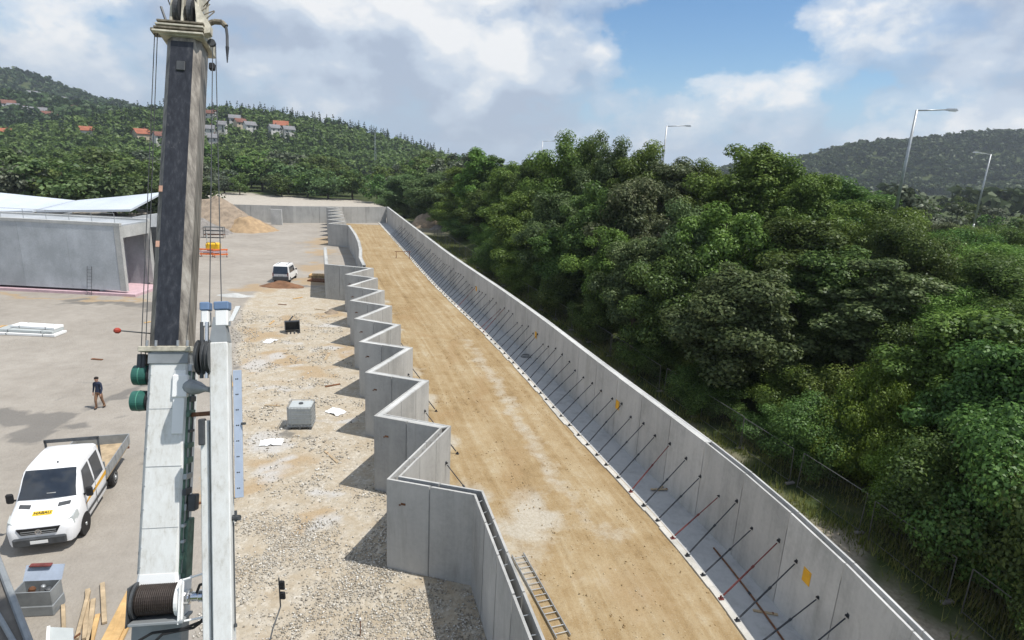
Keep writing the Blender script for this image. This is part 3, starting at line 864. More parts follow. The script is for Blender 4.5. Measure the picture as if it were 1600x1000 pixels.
PROTO = {}
def proto_tree(key, H, Rr, z0, n, per, size, shape, mat, seed, trunk_r=0.22, **kw):
    g = np.random.default_rng(seed)
    C, Rd = crown_clumps(H, Rr, z0, n, g, shape)
    counts = np.maximum(30, (per * (Rd / Rd.mean()) ** 2)).astype(int)
    V, F = leaf_cloud(C, Rd, counts, size, g, **kw)
    crown = np_mesh('crown', V, F, mat)
    pick = g.choice(len(C), 9, replace=False)
    trunk = trunk_mesh(H, trunk_r, g, [C[i] for i in pick], 0).build('trunk', M_bark)
    PROTO[key] = (crown, trunk, H, Rr)
proto_tree('B1', 12, 4.0, 1.6, 88, 430, (0.14, 0.31), 0.52, M_leafA, 11)
proto_tree('B2', 12, 4.0, 1.2, 94, 400, (0.14, 0.30), 0.48, M_leafA, 23)
proto_tree('B3', 12, 4.0, 1.8, 80, 450, (0.15, 0.33), 0.56, M_leafA, 37)
proto_tree('T1', 13, 2.8, 1.6, 84, 300, (0.14, 0.30), 0.50, M_leafA, 41)
proto_tree('S1', 6, 3.2, 0.0, 90, 420, (0.08, 0.18), 0.40, M_leafA, 53, 0.10)
proto_tree('S2', 6, 3.2, 0.0, 94, 400, (0.08, 0.17), 0.36, M_leafA, 67, 0.10)
for k in PROTO:      # the prototypes themselves are taken out of the scene; their meshes live on in the copies
    for o in PROTO[k][:2]: COL.objects.unlink(o)

LEAF = {'A': M_leafA, 'B': M_leafB, 'C': M_leafC, 'D': M_leafD, 'E': M_leafE, 'F': M_leafF, 'G': M_leafG, 'H': M_leafH}
LOOK = {'A': 'mid green', 'B': 'dark green', 'C': 'bluish green', 'D': 'pale flowering', 'E': 'bright green creeper covered', 'F': 'green', 'G': 'dark needled', 'H': 'silvery'}
def ordinal(n):
    tens = ['', '', 'twenty', 'thirty', 'forty', 'fifty', 'sixty', 'seventy', 'eighty', 'ninety']
    one = ['', 'first', 'second', 'third', 'fourth', 'fifth', 'sixth', 'seventh', 'eighth', 'ninth', 'tenth', 'eleventh', 'twelfth', 'thirteenth', 'fourteenth', 'fifteenth', 'sixteenth', 'seventeenth', 'eighteenth', 'nineteenth']
    if n < 20: return one[n]
    h = ''
    if n >= 100: h = 'hundred and '; n -= 100
    if n == 0: return 'hundredth'
    if n < 20: return h + one[n]
    t, u = divmod(n, 10)
    if u == 0: return h + tens[t][:-1] + 'ieth'
    return h + tens[t] + '-' + one[u]

def plant(name, key, x, y, z, sx, sz, mat, label, cat, group, g):
    crown, trunk, H, Rr = PROTO[key]
    root = empty(name, (x, y, z), g.uniform(0, 6.28), label, cat, group)
    root.scale = (sx, sx * g.uniform(0.9, 1.1), sz)
    for o in (crown, trunk):
        if o is None: continue
        c = o.copy(); COL.objects.link(c); c.parent = root
        if o is crown and mat is not None:
            c.material_slots[0].link = 'OBJECT'; c.material_slots[0].material = mat
    return root

TREES = [
    (-7.3, 102.1, 16.6, 3.2, 'T', 'A'),
    (-4.3, 100.8, 15.4, 2.7, 'T', 'B'),
    (-13.5, 115.7, 12.9, 4.2, 'B', 'A'),
    (-20.9, 127.7, 11.7, 5.3, 'B', 'C'),
    (-29.6, 141.8, 10.3, 5.3, 'B', 'C'),
    (-1.2, 87.1, 14.5, 3.4, 'B', 'A'),
    (2.4, 81.2, 15.5, 3.0, 'B', 'B'),
    (5.4, 71.6, 18.2, 3.5, 'B', 'A'),
    (8.0, 69.4, 18.1, 2.8, 'B', 'B'),
    (10.2, 65.1, 17.3, 3.0, 'B', 'C'),
    (12.7, 63.0, 17.0, 3.1, 'B', 'A'),
    (15.2, 59.5, 15.5, 3.1, 'B', 'D'),
    (18.0, 58.4, 15.3, 2.7, 'B', 'A'),
    (18.7, 49.4, 16.4, 3.5, 'B', 'A'),
    (21.0, 48.1, 15.7, 3.0, 'B', 'A'),
    (22.0, 45.7, 14.3, 2.6, 'B', 'A'),
    (28.1, 51.9, 14.2, 3.2, 'B', 'B'),
    (28.4, 48.4, 12.7, 2.8, 'B', 'B'),
    (31.9, 47.8, 10.3, 2.8, 'B', 'A'),
    (33.5, 45.6, 9.9, 2.9, 'B', 'E'),
    (32.4, 40.5, 10.1, 3.0, 'B', 'A'),
    (46.8, 56.1, 10.7, 3.5, 'B', 'B'),
    (52.0, 73.5, 9.7, 3.5, 'B', 'D'),
    (26.9, 30.0, 9.7, 2.9, 'B', 'A'),
    (9.9, 50.6, 13.4, 3.2, 'B', 'D'),
    (3.7, 59.5, 11.6, 3.1, 'B', 'C'),
    (0.7, 69.8, 11.5, 3.3, 'B', 'A'),
    (-3.4, 79.9, 10.5, 3.5, 'B', 'A'),
    (-7.8, 92.1, 9.9, 3.7, 'B', 'B'),
    (-12.8, 106.1, 8.0, 3.8, 'B', 'A'),
    (7.2, 53.7, 13.1, 2.8, 'B', 'B'),
    (12.2, 43.1, 12.2, 2.9, 'B', 'C'),
    (13.8, 40.0, 12.4, 2.9, 'B', 'A'),
    (7.4, 46.5, 9.5, 2.5, 'B', 'A'),
    (8.9, 42.3, 9.3, 2.5, 'B', 'C'),
    (10.2, 38.2, 9.5, 2.5, 'B', 'B'),
    (4.2, 55.6, 8.5, 2.6, 'B', 'B'),
    (0.3, 66.8, 8.0, 2.8, 'B', 'A'),
    (-3.0, 76.9, 7.0, 2.9, 'B', 'B'),
    (12.7, 32.4, 9.1, 3.3, 'B', 'C'),
    (18.1, 37.7, 11.5, 3.2, 'B', 'B'),
    (18.7, 34.3, 10.4, 2.6, 'B', 'B'),
    (18.7, 30.2, 10.3, 2.3, 'T', 'C'),
    (22.2, 30.9, 9.0, 2.7, 'B', 'A'),
    (19.8, 24.6, 8.9, 2.7, 'B', 'A'),
    (18.1, 20.4, 8.6, 2.3, 'B', 'A'),
    (15.9, 19.2, 5.8, 2.6, 'S', 'A'),
    (16.2, 17.6, 7.6, 2.8, 'S', 'B'),
    (16.8, 15.0, 7.8, 2.6, 'S', 'B'),
    (16.9, 14.3, 5.0, 1.9, 'S', 'B'),
    (17.1, 12.9, 5.5, 1.9, 'S', 'B'),
    (16.1, 24.4, 6.2, 1.9, 'S', 'E'),
    (17.9, 25.1, 6.7, 1.8, 'S', 'E'),
    (15.3, 21.2, 3.8, 1.4, 'S', 'E'),
    (14.6, 25.6, 4.5, 2.0, 'S', 'B'),
    (14.0, 28.2, 2.8, 1.8, 'S', 'B'),
    (11.6, 32.5, 3.3, 2.2, 'S', 'B'),
    (9.7, 38.8, 3.7, 2.4, 'S', 'B'),
    (7.0, 46.3, 4.8, 2.3, 'S', 'B'),
    (4.4, 53.6, 5.0, 2.4, 'S', 'B'),
    (1.4, 62.0, 5.5, 2.5, 'S', 'A'),
    (-2.1, 72.4, 5.6, 2.6, 'S', 'B'),
    (-6.2, 85.8, 5.7, 2.9, 'S', 'A'),
    (-11.7, 101.4, 5.7, 3.2, 'S', 'B'),
    (-17.1, 117.9, 5.8, 3.7, 'S', 'A'),
    (-23.4, 130.3, 5.8, 3.9, 'S', 'C'),
    (-28.6, 142.8, 6.2, 4.5, 'S', 'C'),
    (-34.4, 155.2, 6.1, 4.9, 'S', 'C'),
    (17.5, 16.6, 5.4, 2.6, 'S', 'B'), (19.0, 13.6, 6.2, 2.8, 'S', 'B'), (17.0, 12.0, 4.6, 2.4, 'S', 'B'), (24.0, 22.0, 12.0, 3.4, 'B', 'B'), (24.5, 16.5, 11.5, 3.2, 'B', 'B'),
    (15.5, 30.0, 4.6, 2.4, 'S', 'A'), (17.2, 33.0, 6.4, 2.6, 'S', 'B'), (16.8, 27.6, 5.6, 2.4, 'S', 'A'), (13.9, 34.8, 4.6, 2.2, 'S', 'B'), (19.5, 28.0, 8.0, 2.6, 'S', 'B'), (12.0, 37.5, 4.0, 2.0, 'S', 'A'),
    (27.0, 33.0, 10.6, 3.2, 'S', 'B'), (30.0, 38.5, 10.8, 3.2, 'S', 'A'), (33.5, 44.0, 11.0, 3.4, 'S', 'B'), (37.0, 39.0, 10.6, 3.2, 'S', 'A'), (31.5, 31.5, 10.2, 3.0, 'S', 'B'), (36.0, 48.5, 11.2, 3.4, 'S', 'A'),
    (41.0, 50.0, 11.0, 3.4, 'S', 'B'), (40.5, 44.0, 10.6, 3.2, 'S', 'B'), (28.0, 27.0, 10.0, 3.0, 'S', 'B'), (24.0, 37.5, 12.2, 3.2, 'S', 'B'), (26.0, 42.5, 12.6, 3.2, 'S', 'A'), (34.5, 55.0, 11.6, 3.4, 'S', 'B'), (29.5, 58.0, 12.4, 3.6, 'S', 'A'), (24.5, 26.0, 9.8, 2.9, 'S', 'B'),
]
gt = np.random.default_rng(99)
TREES.sort(key=lambda t: t[1])
cnt = {}
nb = 0; ns = 0
for x, y, zt, r, k, mt in TREES:
    dw_ = (x - float(xw(y))) * 0.94
    if y > 75 and dw_ < 10: x += 3.0
    if 15 < y < 24 and 5 < dw_ < 9: x += 0.8
    if y < 23 and mt == 'A': mt = 'B'
    zb = float(terrain_z(x, y))
    if k != 'S' and (zt - zb) < 1.7 * r: k = 'S'
    if k == 'S':
        key = ['S1', 'S2'][gt.integers(2)]; ns += 1
        lab = '%s shrub along the mesh fence, %s from the near end' % (LOOK[mt], ordinal(ns)); nm, cat, gp = 'shrub', 'shrub', 'shrubs along the fence'
        sx = r * 1.22 / 3.2
    else:
        key = 'T1' if k == 'T' else ['B1', 'B2', 'B3'][gt.integers(3)]; nb += 1
        lab = '%s broadleaf tree beside the long wall, %s from the near end' % (LOOK[mt], ordinal(nb)); nm, cat, gp = 'broadleaf_tree', 'tree', 'trees beyond the long wall'
        sx = r * 1.3 / PROTO[key][3]
    sz = max(0.3, (zt - zb) / PROTO[key][2] * 1.03)
    plant(nm, key, x, y, zb - 0.1, sx, sz, LEAF[mt], lab, cat, gp, gt)

# ---- far trees -----------------------------------------------------
def proto_far(key, H, Rr, z0, n, per, size, shape, mat, seed):
    g = np.random.default_rng(seed)
    C, Rd = crown_clumps(H, Rr, z0, n, g, shape, 0.22, 0.42)
    V, F = leaf_cloud(C, Rd, np.full(n, per), size, g)
    crown = np_mesh('crown', V, F, mat)
    trunk = trunk_mesh(H, 0.22, g, [], 0).build('trunk', M_bark)
    COL.objects.unlink(crown); COL.objects.unlink(trunk)
    PROTO[key] = (crown, trunk, H, Rr)
    return V, F
def conifer_cloud(H, Rr, g, tiers=15, per=34, size=(0.7, 1.3)):
    V = []
    for t in range(tiers):
        f = t / (tiers - 1)
        z = H * (0.06 + 0.92 * f); r = Rr * (1 - f) ** 0.85 + 0.12
        n = max(8, int(per * (1 - 0.75 * f)))
        a = g.uniform(0, 6.283, n); rr = r * g.random(n) ** 0.5
        p = np.stack([np.cos(a) * rr, np.sin(a) * rr, z - 0.35 * rr + g.normal(size=n) * 0.25], 1)
        out = np.stack([np.cos(a), np.sin(a), np.full(n, -0.45)], 1)
        nv = np.stack([np.cos(a) * 0.5, np.sin(a) * 0.5, np.full(n, 0.8)], 1) + g.normal(size=(n, 3)) * 0.45
        nv /= np.linalg.norm(nv, axis=1)[:, None]
        b = np.cross(nv, out); b /= np.linalg.norm(b, axis=1)[:, None]; tt = np.cross(b, nv)
        s = (g.uniform(size[0], size[1], n) * (1 - 0.5 * f))[:, None]
        V.append(np.stack([p - tt * s * 0.5, p - b * s * 0.3, p + tt * s * 0.6, p + b * s * 0.3], 1).reshape(-1, 3))
    V = np.concatenate(V); return V, np.arange(len(V)).reshape(-1, 4)
FB = [proto_far('F1', 10, 4.2, 0.3, 36, 80, (0.40, 0.80), 0.48, M_leafF, 5), proto_far('F2', 10, 4.2, 0.2, 40, 76, (0.40, 0.78), 0.42, M_leafF, 6), proto_far('F3', 10, 3.8, 0.3, 32, 86, (0.42, 0.82), 0.55, M_leafF, 8)]
gc = np.random.default_rng(12)
V, F = conifer_cloud(14, 3.0, gc)
c_ = np_mesh('crown', V, F, M_leafG); t_ = trunk_mesh(14, 0.2, gc, [], 0).build('trunk', M_bark)
COL.objects.unlink(c_); COL.objects.unlink(t_)
PROTO['K'] = (c_, t_, 14, 3.0)

# belt at the foot of the hill, beyond the pale plateau
gb = np.random.default_rng(31)
belt = []
for row, (y0, h0, h1) in enumerate([(186, 7, 11), (200, 9, 14), (218, 11, 16), (242, 11, 16)]):
    n = 19 + 3 * row
    for i in range(n):
        x = -165 + (165 - 46) * (i + gb.uniform(-0.35, 0.35)) / (n - 1)
        y = y0 - 0.14 * (x + 50) * 0.9 * (1 if row else 1) + gb.uniform(-4, 4)
        if x > float(xw(y)) - 3: continue
        if abs(x - (-53 - (y - 205) * 0.3)) < 3.2: continue
        mt = ['F', 'F', 'F', 'B', 'H', 'C'][gb.integers(6)]
        belt.append((x, y, gb.uniform(h0, h1), mt))
for i in range(40):
    x = gb.uniform(-170, -64); y = gb.uniform(103, 150) - 0.1 * (x + 60)
    belt.append((x, y, gb.uniform(10, 14), ['F', 'F', 'B', 'C', 'H'][gb.integers(5)]))
belt.sort()
for i, (x, y, h, mt) in enumerate(belt):
    plant('far_tree', ['F1', 'F2', 'F3'][gb.integers(3)], x, y, float(terrain_z(x, y)) - 0.2, h / 10 * gb.uniform(1.1, 1.6), h / 10, LEAF[mt],
          '%s tree at the foot of the hill, %s from the left' % (LOOK[mt], ordinal(i + 1)), 'tree', 'trees at the foot of the hill', gb)

# right-hand side beyond the embankment road
gr_ = np.random.default_rng(77)
rb = []
for i in range(46):
    y = gr_.uniform(62, 260); x = xw(y) + gr_.uniform(52, 60) + gr_.uniform(0, 1) * (y * 0.75)
    rb.append((float(x), float(y), gr_.uniform(6, 9.5)))
for i in range(26):
    y = gr_.uniform(150, 245); rb.append((float(xw(y)) + gr_.uniform(1.5, 30), float(y), gr_.uniform(8, 12)))
rb.sort()
for i, (x, y, h) in enumerate(rb):
    mt = ['F', 'A', 'B', 'H'][gr_.integers(4)]
    plant('far_tree', ['F1', 'F2', 'F3'][gr_.integers(3)], x, y, float(terrain_z(x, y)) - 0.2, h / 10 * 1.15, h / 10, LEAF[mt],
          '%s tree at the far end of the embankment road, %s from the left' % (LOOK[mt], ordinal(i + 1)), 'tree', 'trees far along the embankment road', gr_)

# ---- houses on the hillside ------------------------------------------
HOUSES = [
    (-342, 407, 14.4, 'r'),
    (-469, 575, 9.5, 'w'),
    (-458, 571, 8.2, 'w'),
    (-439, 566, 12.8, 'w'),
    (-411, 540, 11.1, 'p'),
    (-724, 926, 13.2, 'w'),
    (-712, 932, 11.4, 'w'),
    (-479, 582, 10.8, 'b'),
    (-686, 935, 9.6, 'g'),
    (-283, 403, 7.5, 'r'),
    (-244, 398, 9.9, 'o'),
    (-434, 601, 8.6, 'b'),
    (-229, 392, 5.7, 'b'),
    (-236, 473, 4.9, 'p'),
    (-212, 438, 7.2, 'w'),
    (-212, 460, 6.6, 'g'),
    (-204, 451, 6.5, 'c'),
    (-195, 446, 6.4, 'w'),
    (-181, 468, 10.6, 'r'),
    (-170, 454, 5.6, 'w'),
    (-179, 450, 6.5, 'g'),
    (-214, 424, 5.3, 'g'),
    (-202, 404, 4.2, 'w'),
    (-287, 343, 11.5, 'f'),
    (-591, 919, 11.3, 'c'),
]
RF = {'r': ('terracotta', M_redroof), 'o': ('orange', M_redroof), 'b': ('brown', M_brownroof), 'g': ('grey', M_greyroof), 'w': ('dark grey', M_greyroof), 'p': ('reddish', M_brownroof), 'c': ('brown', M_brownroof), 'f': ('flat grey', M_greyroof)}
gh = np.random.default_rng(15)
HOUSES.sort()
HXY = [(h[0], h[1]) for h in HOUSES]
for i, (x, y, wd, k) in enumerate(HOUSES):
    wd = max(7.5, wd * 0.95); dp = wd * 0.75; z = float(terrain_z(x, y)); hh = 5.8 if k not in 'rof' else 4.6
    rz = math.atan2(-x, y) + gh.uniform(-0.5, 0.5)
    wm = M_render2 if k in 'co' else M_render
    wn_ = 'cream' if k in 'co' else 'white'
    hs = empty('house', (x, y, z - 1.5), rz, '%s house with %s roof on the hillside, %s from the left' % (wn_, RF[k][0], ordinal(i + 1)), 'house', 'houses on the hillside')
    m = MB(); m.box((0, 0, (hh + 1.5) / 2), (wd, dp, hh + 1.5)); m.build('wall', wm, hs)
    T = hh + 1.5
    m = MB()
    if k == 'f':
        m.box((0, 0, T + 0.2), (wd + 0.8, dp + 0.8, 0.4))
    else:
        rh = dp * 0.42
        a, b = wd / 2 + 0.5, dp / 2 + 0.6
        for s in (-1, 1):
            m.hexa([(-a, s * b, T - 0.25), (a, s * b, T - 0.25), (a, 0, T + rh), (-a, 0, T + rh), (-a, s * b, T - 0.02), (a, s * b, T - 0.02), (a, 0, T + rh + 0.25), (-a, 0, T + rh + 0.25)])
    rf = m.build('roof', RF[k][1], hs)
    if k != 'f':
        m = MB()
        for s in (-1, 1): m.extrude([(s * (wd / 2 - 0.1), -dp / 2, T), (s * (wd / 2 - 0.1), dp / 2, T), (s * (wd / 2 - 0.1), 0, T + rh - 0.1)], (s * 0.1 - 0.001, 0, 0))
        gp_ = m.build('gable', wm, hs); gp_['kind'] = 'stuff'
        m = MB(); m.box((wd * 0.22, dp * 0.12, T + rh + 0.3), (0.7, 0.7, 1.6)); m.build('chimney', M_brownroof, rf)
    nw = max(2, int(wd / 3))
    for fl in range(2 if hh > 5 else 1):
        for q in range(nw):
            m = MB(); m.box((-wd / 2 + wd * (q + 0.5) / nw, -dp / 2 - 0.02, 1.5 + 1.7 + fl * 2.8), (1.1, 0.08, 1.4)); m.build('window', M_glassd, hs)
    for q in range(2):
        m = MB(); m.box((wd / 2 + 0.02, -dp / 4 + q * dp / 2, 1.5 + 4.4 if hh > 5 else 3.2), (0.08, 1.0, 1.4)); m.build('window', M_glassd, hs)

# ---- woods covering the hills: each hill one mass ------------------------
def hill_wood(name, label, pts, protos, hs, mat, g):
    VV = []; FF = []; base = 0
    ZZ = terrain_z(np.array([p[0] for p in pts]), np.array([p[1] for p in pts]))
    for (x, y), h, zt in zip(pts, hs, ZZ):
        V, F = protos[g.integers(len(protos))]
        a = g.uniform(0, 6.28); ca, sa = math.cos(a), math.sin(a)
        s = h / 10.0; sx = s * g.uniform(0.9, 1.25)
        P = np.stack([(V[:, 0] * ca - V[:, 1] * sa) * sx + x, (V[:, 0] * sa + V[:, 1] * ca) * sx + y, V[:, 2] * s + zt - 0.4], 1)
        VV.append(P); FF.append(F + base); base += len(P)
    o = np_mesh(name, np.concatenate(VV), np.concatenate(FF), mat)
    return tag(o, label, 'wood', kind='stuff')
def low_proto(H, Rr, n, per, size, seed):
    g = np.random.default_rng(seed)
    C, Rd = crown_clumps(H, Rr, 0.0, n, g, 0.42, 0.3, 0.5)
    return leaf_cloud(C, Rd, np.full(n, per), size, g)
LP = [low_proto(10, 4.6, 12, 11, (1.5, 2.6), 61), low_proto(10, 4.4, 13, 10, (1.4, 2.5), 62), low_proto(10, 4.8, 12, 11, (1.6, 2.6), 63)]
VL = [low_proto(10, 6.5, 7, 7, (2.8, 4.8), 64), low_proto(10, 6.2, 7, 7, (2.8, 4.6), 65)]
def scatter(n, th0, th1, r0, r1, zmin, zmax, g, clear=True):
    out = []
    while len(out) < n:
        k = n * 2
        th = g.uniform(math.radians(th0), math.radians(th1), k); r = np.sqrt(g.uniform(r0 * r0, r1 * r1, k))
        x = r * np.sin(th); y = r * np.cos(th); z = terrain_z(x, y)
        ok = (z > zmin) & (z < zmax) & ((x < xw(y) - 4) | (x > xw(y) + 60) | (y > 240))
        if clear:
            for hx, hy in HXY:
                # leave the houses and the slope just in front of them open
                L = math.hypot(hx, hy); ux, uy = hx / L, hy / L
                al = (x - hx) * ux + (y - hy) * uy; ac = -(x - hx) * uy + (y - hy) * ux
                ok &= ~((al > -20) & (al < 9) & (np.abs(ac) < 6))
        for q in np.nonzero(ok)[0]:
            out.append((x[q], y[q]))
            if len(out) >= n: break
    return out
gw = np.random.default_rng(44)
P1 = scatter(2300, -46, 2, 245, 560, 0.6, 200, gw)
hill_wood('hillside_wood', 'green broadleaf wood covering the near hillside behind the belt', P1, LP, gw.uniform(7, 12, len(P1)), M_leafF, gw)
P1c = scatter(330, -46, -4, 380, 640, 10, 200, gw)
Vk, Fk = conifer_cloud(10, 2.3, np.random.default_rng(3), 9, 14, (1.1, 2.0))
hill_wood('conifer_wood', 'dark conifers scattered through the wood on the near hill', P1c, [(Vk, Fk)], gw.uniform(11, 16, len(P1c)), M_leafG, gw)
P2 = scatter(3600, -47, -14, 600, 1420, 3, 300, gw, False)
hill_wood('distant_wood', 'dark wooded ridge rising at the far left', P2, VL, gw.uniform(10, 15, len(P2)), M_leafX, gw)
P3 = scatter(3600, 18, 49, 330, 1320, 1.0, 300, gw, False)
hill_wood('distant_wood', 'dark wooded hill beyond the street lamps at right', P3, VL, gw.uniform(10, 15, len(P3)), M_leafX, gw)
P4 = scatter(900, -8, 22, 220, 700, -1, 12, gw, False)
hill_wood('valley_wood', 'low wood across the valley floor behind the tree belt', P4, VL, gw.uniform(6, 9, len(P4)), M_leafF, gw)

# single conifers standing out on the ridge
gk = np.random.default_rng(8)
kn = 0
ridge = [(-322, 560), (-255, 515), (-225, 530), (-205, 560), (-212, 620)]
kp = []
for i in range(46):
    t = i / 45 * 3.0; j = min(2, int(t)); f = t - j
    x = ridge[j][0] * (1 - f) + ridge[j + 1][0] * f + gk.uniform(-9, 9); y = ridge[j][1] * (1 - f) + ridge[j + 1][1] * f + gk.uniform(-12, 12)
    kp.append((x, y, gk.uniform(9, 14)))
for i in range(26):
    t = i / 25
    kp.append((-195 + 115 * t + gk.uniform(-6, 6), 545 + 30 * t + gk.uniform(-15, 15), gk.uniform(9, 15)))
kp.sort(key=lambda p: p[0] / p[1])
for x, y, h in kp:
    kn += 1
    plant('conifer_tree', 'K', x, y, float(terrain_z(x, y)) - 0.5, h / 14 * gk.uniform(1.0, 1.9), h / 14, None, 'dark conifer standing on the ridge line, %s from the left' % ordinal(kn), 'tree', 'conifers on the ridge', gk)

# ================================================================== THINGS ALONG THE LONG WALL
def make_prop(mat, label):
    """raking push-pull prop: foot at the origin, head 2 m up on a wall 1.72 m to the +x side"""
    r = empty('wall_prop', (0, 0, 0), label=label, cat='prop')
    a = Vector((0, 0, 0.06)); b = Vector((1.70, 0, 1.98))
    d = (b - a).normalized()
    MB().tube(a + d * 0.1, a.lerp(b, 0.56), 0.028, n=8).build('outer_tube', mat, r)
    MB().tube(a.lerp(b, 0.55), b - d * 0.08, 0.020, n=8).build('inner_tube', mat, r)
    MB().tube(a.lerp(b, 0.53), a.lerp(b, 0.57), 0.040, n=8).build('adjusting_nut', mat, r)
    m = MB(); m.box((0, 0, 0.012), (0.16, 0.12, 0.024)); m.box((0.0, 0.035, 0.06), (0.07, 0.012, 0.09)); m.box((0.0, -0.035, 0.06), (0.07, 0.012, 0.09)); m.tube((0, -0.05, 0.065), (0, 0.05, 0.065), 0.014); m.build('foot_plate', mat, r)
    m = MB(); m.box((1.708, 0, 2.0), (0.02, 0.09, 0.14)); m.box((1.67, 0.025, 2.0), (0.07, 0.01, 0.06)); m.box((1.67, -0.025, 2.0), (0.07, 0.01, 0.06)); m.tube((1.66, -0.05, 1.99), (1.66, 0.05, 1.99), 0.013); m.build('head_plate', M_steel_dk, r)
    return r
p_dark = make_prop(M_steel_dk, 'x'); p_red = make_prop(M_steel_rd, 'x')
def on_wall(s_list):
    """points and outward directions on the inner face of the long wall at given y"""
    pass
dense = catmull(RW, 0.1)
acc = [0.0]
for a_, b_ in zip(dense[:-1], dense[1:]): acc.append(acc[-1] + (b_ - a_).length)
def wall_at(s):
    i = int(np.searchsorted(acc, s)); i = min(max(1, i), len(dense) - 1)
    p = dense[i]; t = (dense[i] - dense[i - 1]).normalized()
    return p, Vector((t.y, -t.x, 0)), t      # point, outward normal, tangent
s0 = acc[int(np.argmin([abs(p.y - 12.6) for p in dense]))]
s1 = acc[int(np.argmin([abs(p.y - 106) for p in dense]))]
pr = random.Random(21)
s = s0; k = 0
REDS = {5: 1, 8: 1, 11: 1, 33: 1, 34: 1, 41: 1}
used = {0: False, 1: False}
while s < s1:
    k += 1
    red = REDS.get(k, 0)
    p, n, t = wall_at(s)
    proto = p_red if red else p_dark
    o = copy_tree(proto) if used[red] else proto
    used[red] = True
    f = p - n * (1.715 + 0.0)
    o.location = (f.x, f.y, 0.105)
    o.rotation_euler = (0, 0, math.atan2(n.y, n.x) + pr.uniform(-0.07, 0.07))
    sc = pr.uniform(0.985, 1.0)
    o.scale = (1, 1, pr.uniform(0.80, 1.04))
    o['label'] = '%s raking steel prop holding the long wall, %s from the near end' % ('reddish' if red else 'dark', ordinal(k))
    o['category'] = 'prop'; o['group'] = 'raking props along the long wall'
    s += 1.12 + pr.uniform(-0.12, 0.12)

for i, (y, z, lab) in enumerate([(15.45, 1.95, 'nearest'), (28.1, 1.95, 'second'), (40.1, 1.95, 'third'), (55.0, 1.9, 'farthest')]):
    ss_ = acc[int(np.argmin([abs(p.y - y) for p in dense]))]
    p, n, t = wall_at(ss_)
    m = MB(); m.box((0, 0, 0), (0.34, 0.03, 0.46), ch=0.006)
    o = empty('yellow_plate', (p.x - n.x * 0.022, p.y - n.y * 0.022, z), math.atan2(t.y, t.x), '%s yellow plate fixed to the long wall among the props' % lab, 'plate', 'yellow plates on the long wall')
    m.build('plate', M_yellow, o)
    for sx in (-0.13, 0.13):
        b = MB(); b.tube((sx, 0.012, 0.18), (sx, 0.03, 0.18), 0.014); b.build('bolt', M_galv, o)

# rusty pipe lying along the foot of the wall
m = MB(); pts = []
for q in np.linspace(0, 1, 9):
    p, n, t = wall_at(acc[int(np.argmin([abs(pp.y - (13.0 + 6.4 * q)) for pp in dense]))])
    c = p - n * (0.45 + 0.35 * (1 - q)); pts.append((c.x, c.y, 0.07))
root = empty('rusty_pipe', pts[4], label='long rusty pipe lying on the footing at the near end', cat='pipe')
MB().path(pts, 0.032).build('pipe', M_rust, root, world=True)
MB().tube(pts[2], Vector(pts[2]).lerp(Vector(pts[3]), 0.12), 0.045).build('coupling', M_steel_dk, root, world=True)
MB().tube(pts[5], Vector(pts[5]).lerp(Vector(pts[6]), 0.12), 0.045).build('coupling', M_steel_dk, root, world=True)

# oddments on the footing and the sand
def plank(loc, rz, L, wd, th, mat, label, name='loose_plank', tilt=0.0):
    o = empty(name, loc, rz, label, 'plank')
    o.rotation_euler = (0, tilt, rz)
    m = MB(); m.box((0, 0, th / 2), (L, wd, th), ch=0.006); m.build('board', mat, o)
    m = MB(); m.box((L * 0.3, 0, th + 0.006), (0.05, wd * 0.9, 0.012)); m.build('cleat', M_rust, o)
    return o
plank((7.05, 23.7, 0.03), 0.9, 1.1, 0.12, 0.04, M_wood2, 'short weathered plank on the footing under the props')
plank((6.85, 23.3, 0.075), 0.1, 0.9, 0.10, 0.04, M_wood2, 'brown board crossing another on the footing')
plank((8.55, 16.1, 0.03), -0.2, 0.75, 0.10, 0.04, M_wood2, 'small dark board on the footing near the yellow plate')
coil = empty('cable_coil', (1.15, 41.0, 0.03), label='tangled pale cable coil on the footing below the wall', cat='cable')
gcx = random.Random(2)
for q in range(4):
    m = MB(); pts = [(0.38 * math.cos(a) * (1 - 0.08 * q) + gcx.uniform(-.03, .03), 0.30 * math.sin(a) + gcx.uniform(-.03, .03), 0.03 + 0.035 * q) for a in np.linspace(0, 6.6, 18)]
    m.path(pts, 0.018, 5).build('loop', M_cap if q % 2 else M_dkgrey, coil)

# ladder lying on the sand by the near zigzag
ld = empty('ladder', (0.62, 18.3, 0.12), math.atan2(14.6 - 18.3, 1.98 - 0.62), 'aluminium ladder lying on the sand beside the near wall', 'ladder')
for sy in (-0.22, 0.22):
    m = MB(); m.box((1.98, sy, 0.0), (3.96, 0.03, 0.075), ch=0.006); m.build('rail', M_galv, ld)
for q in range(14):
    m = MB(); m.tube((0.18 + q * 0.278, -0.215, 0), (0.18 + q * 0.278, 0.215, 0), 0.015, n=6); m.build('rung', M_galv, ld)

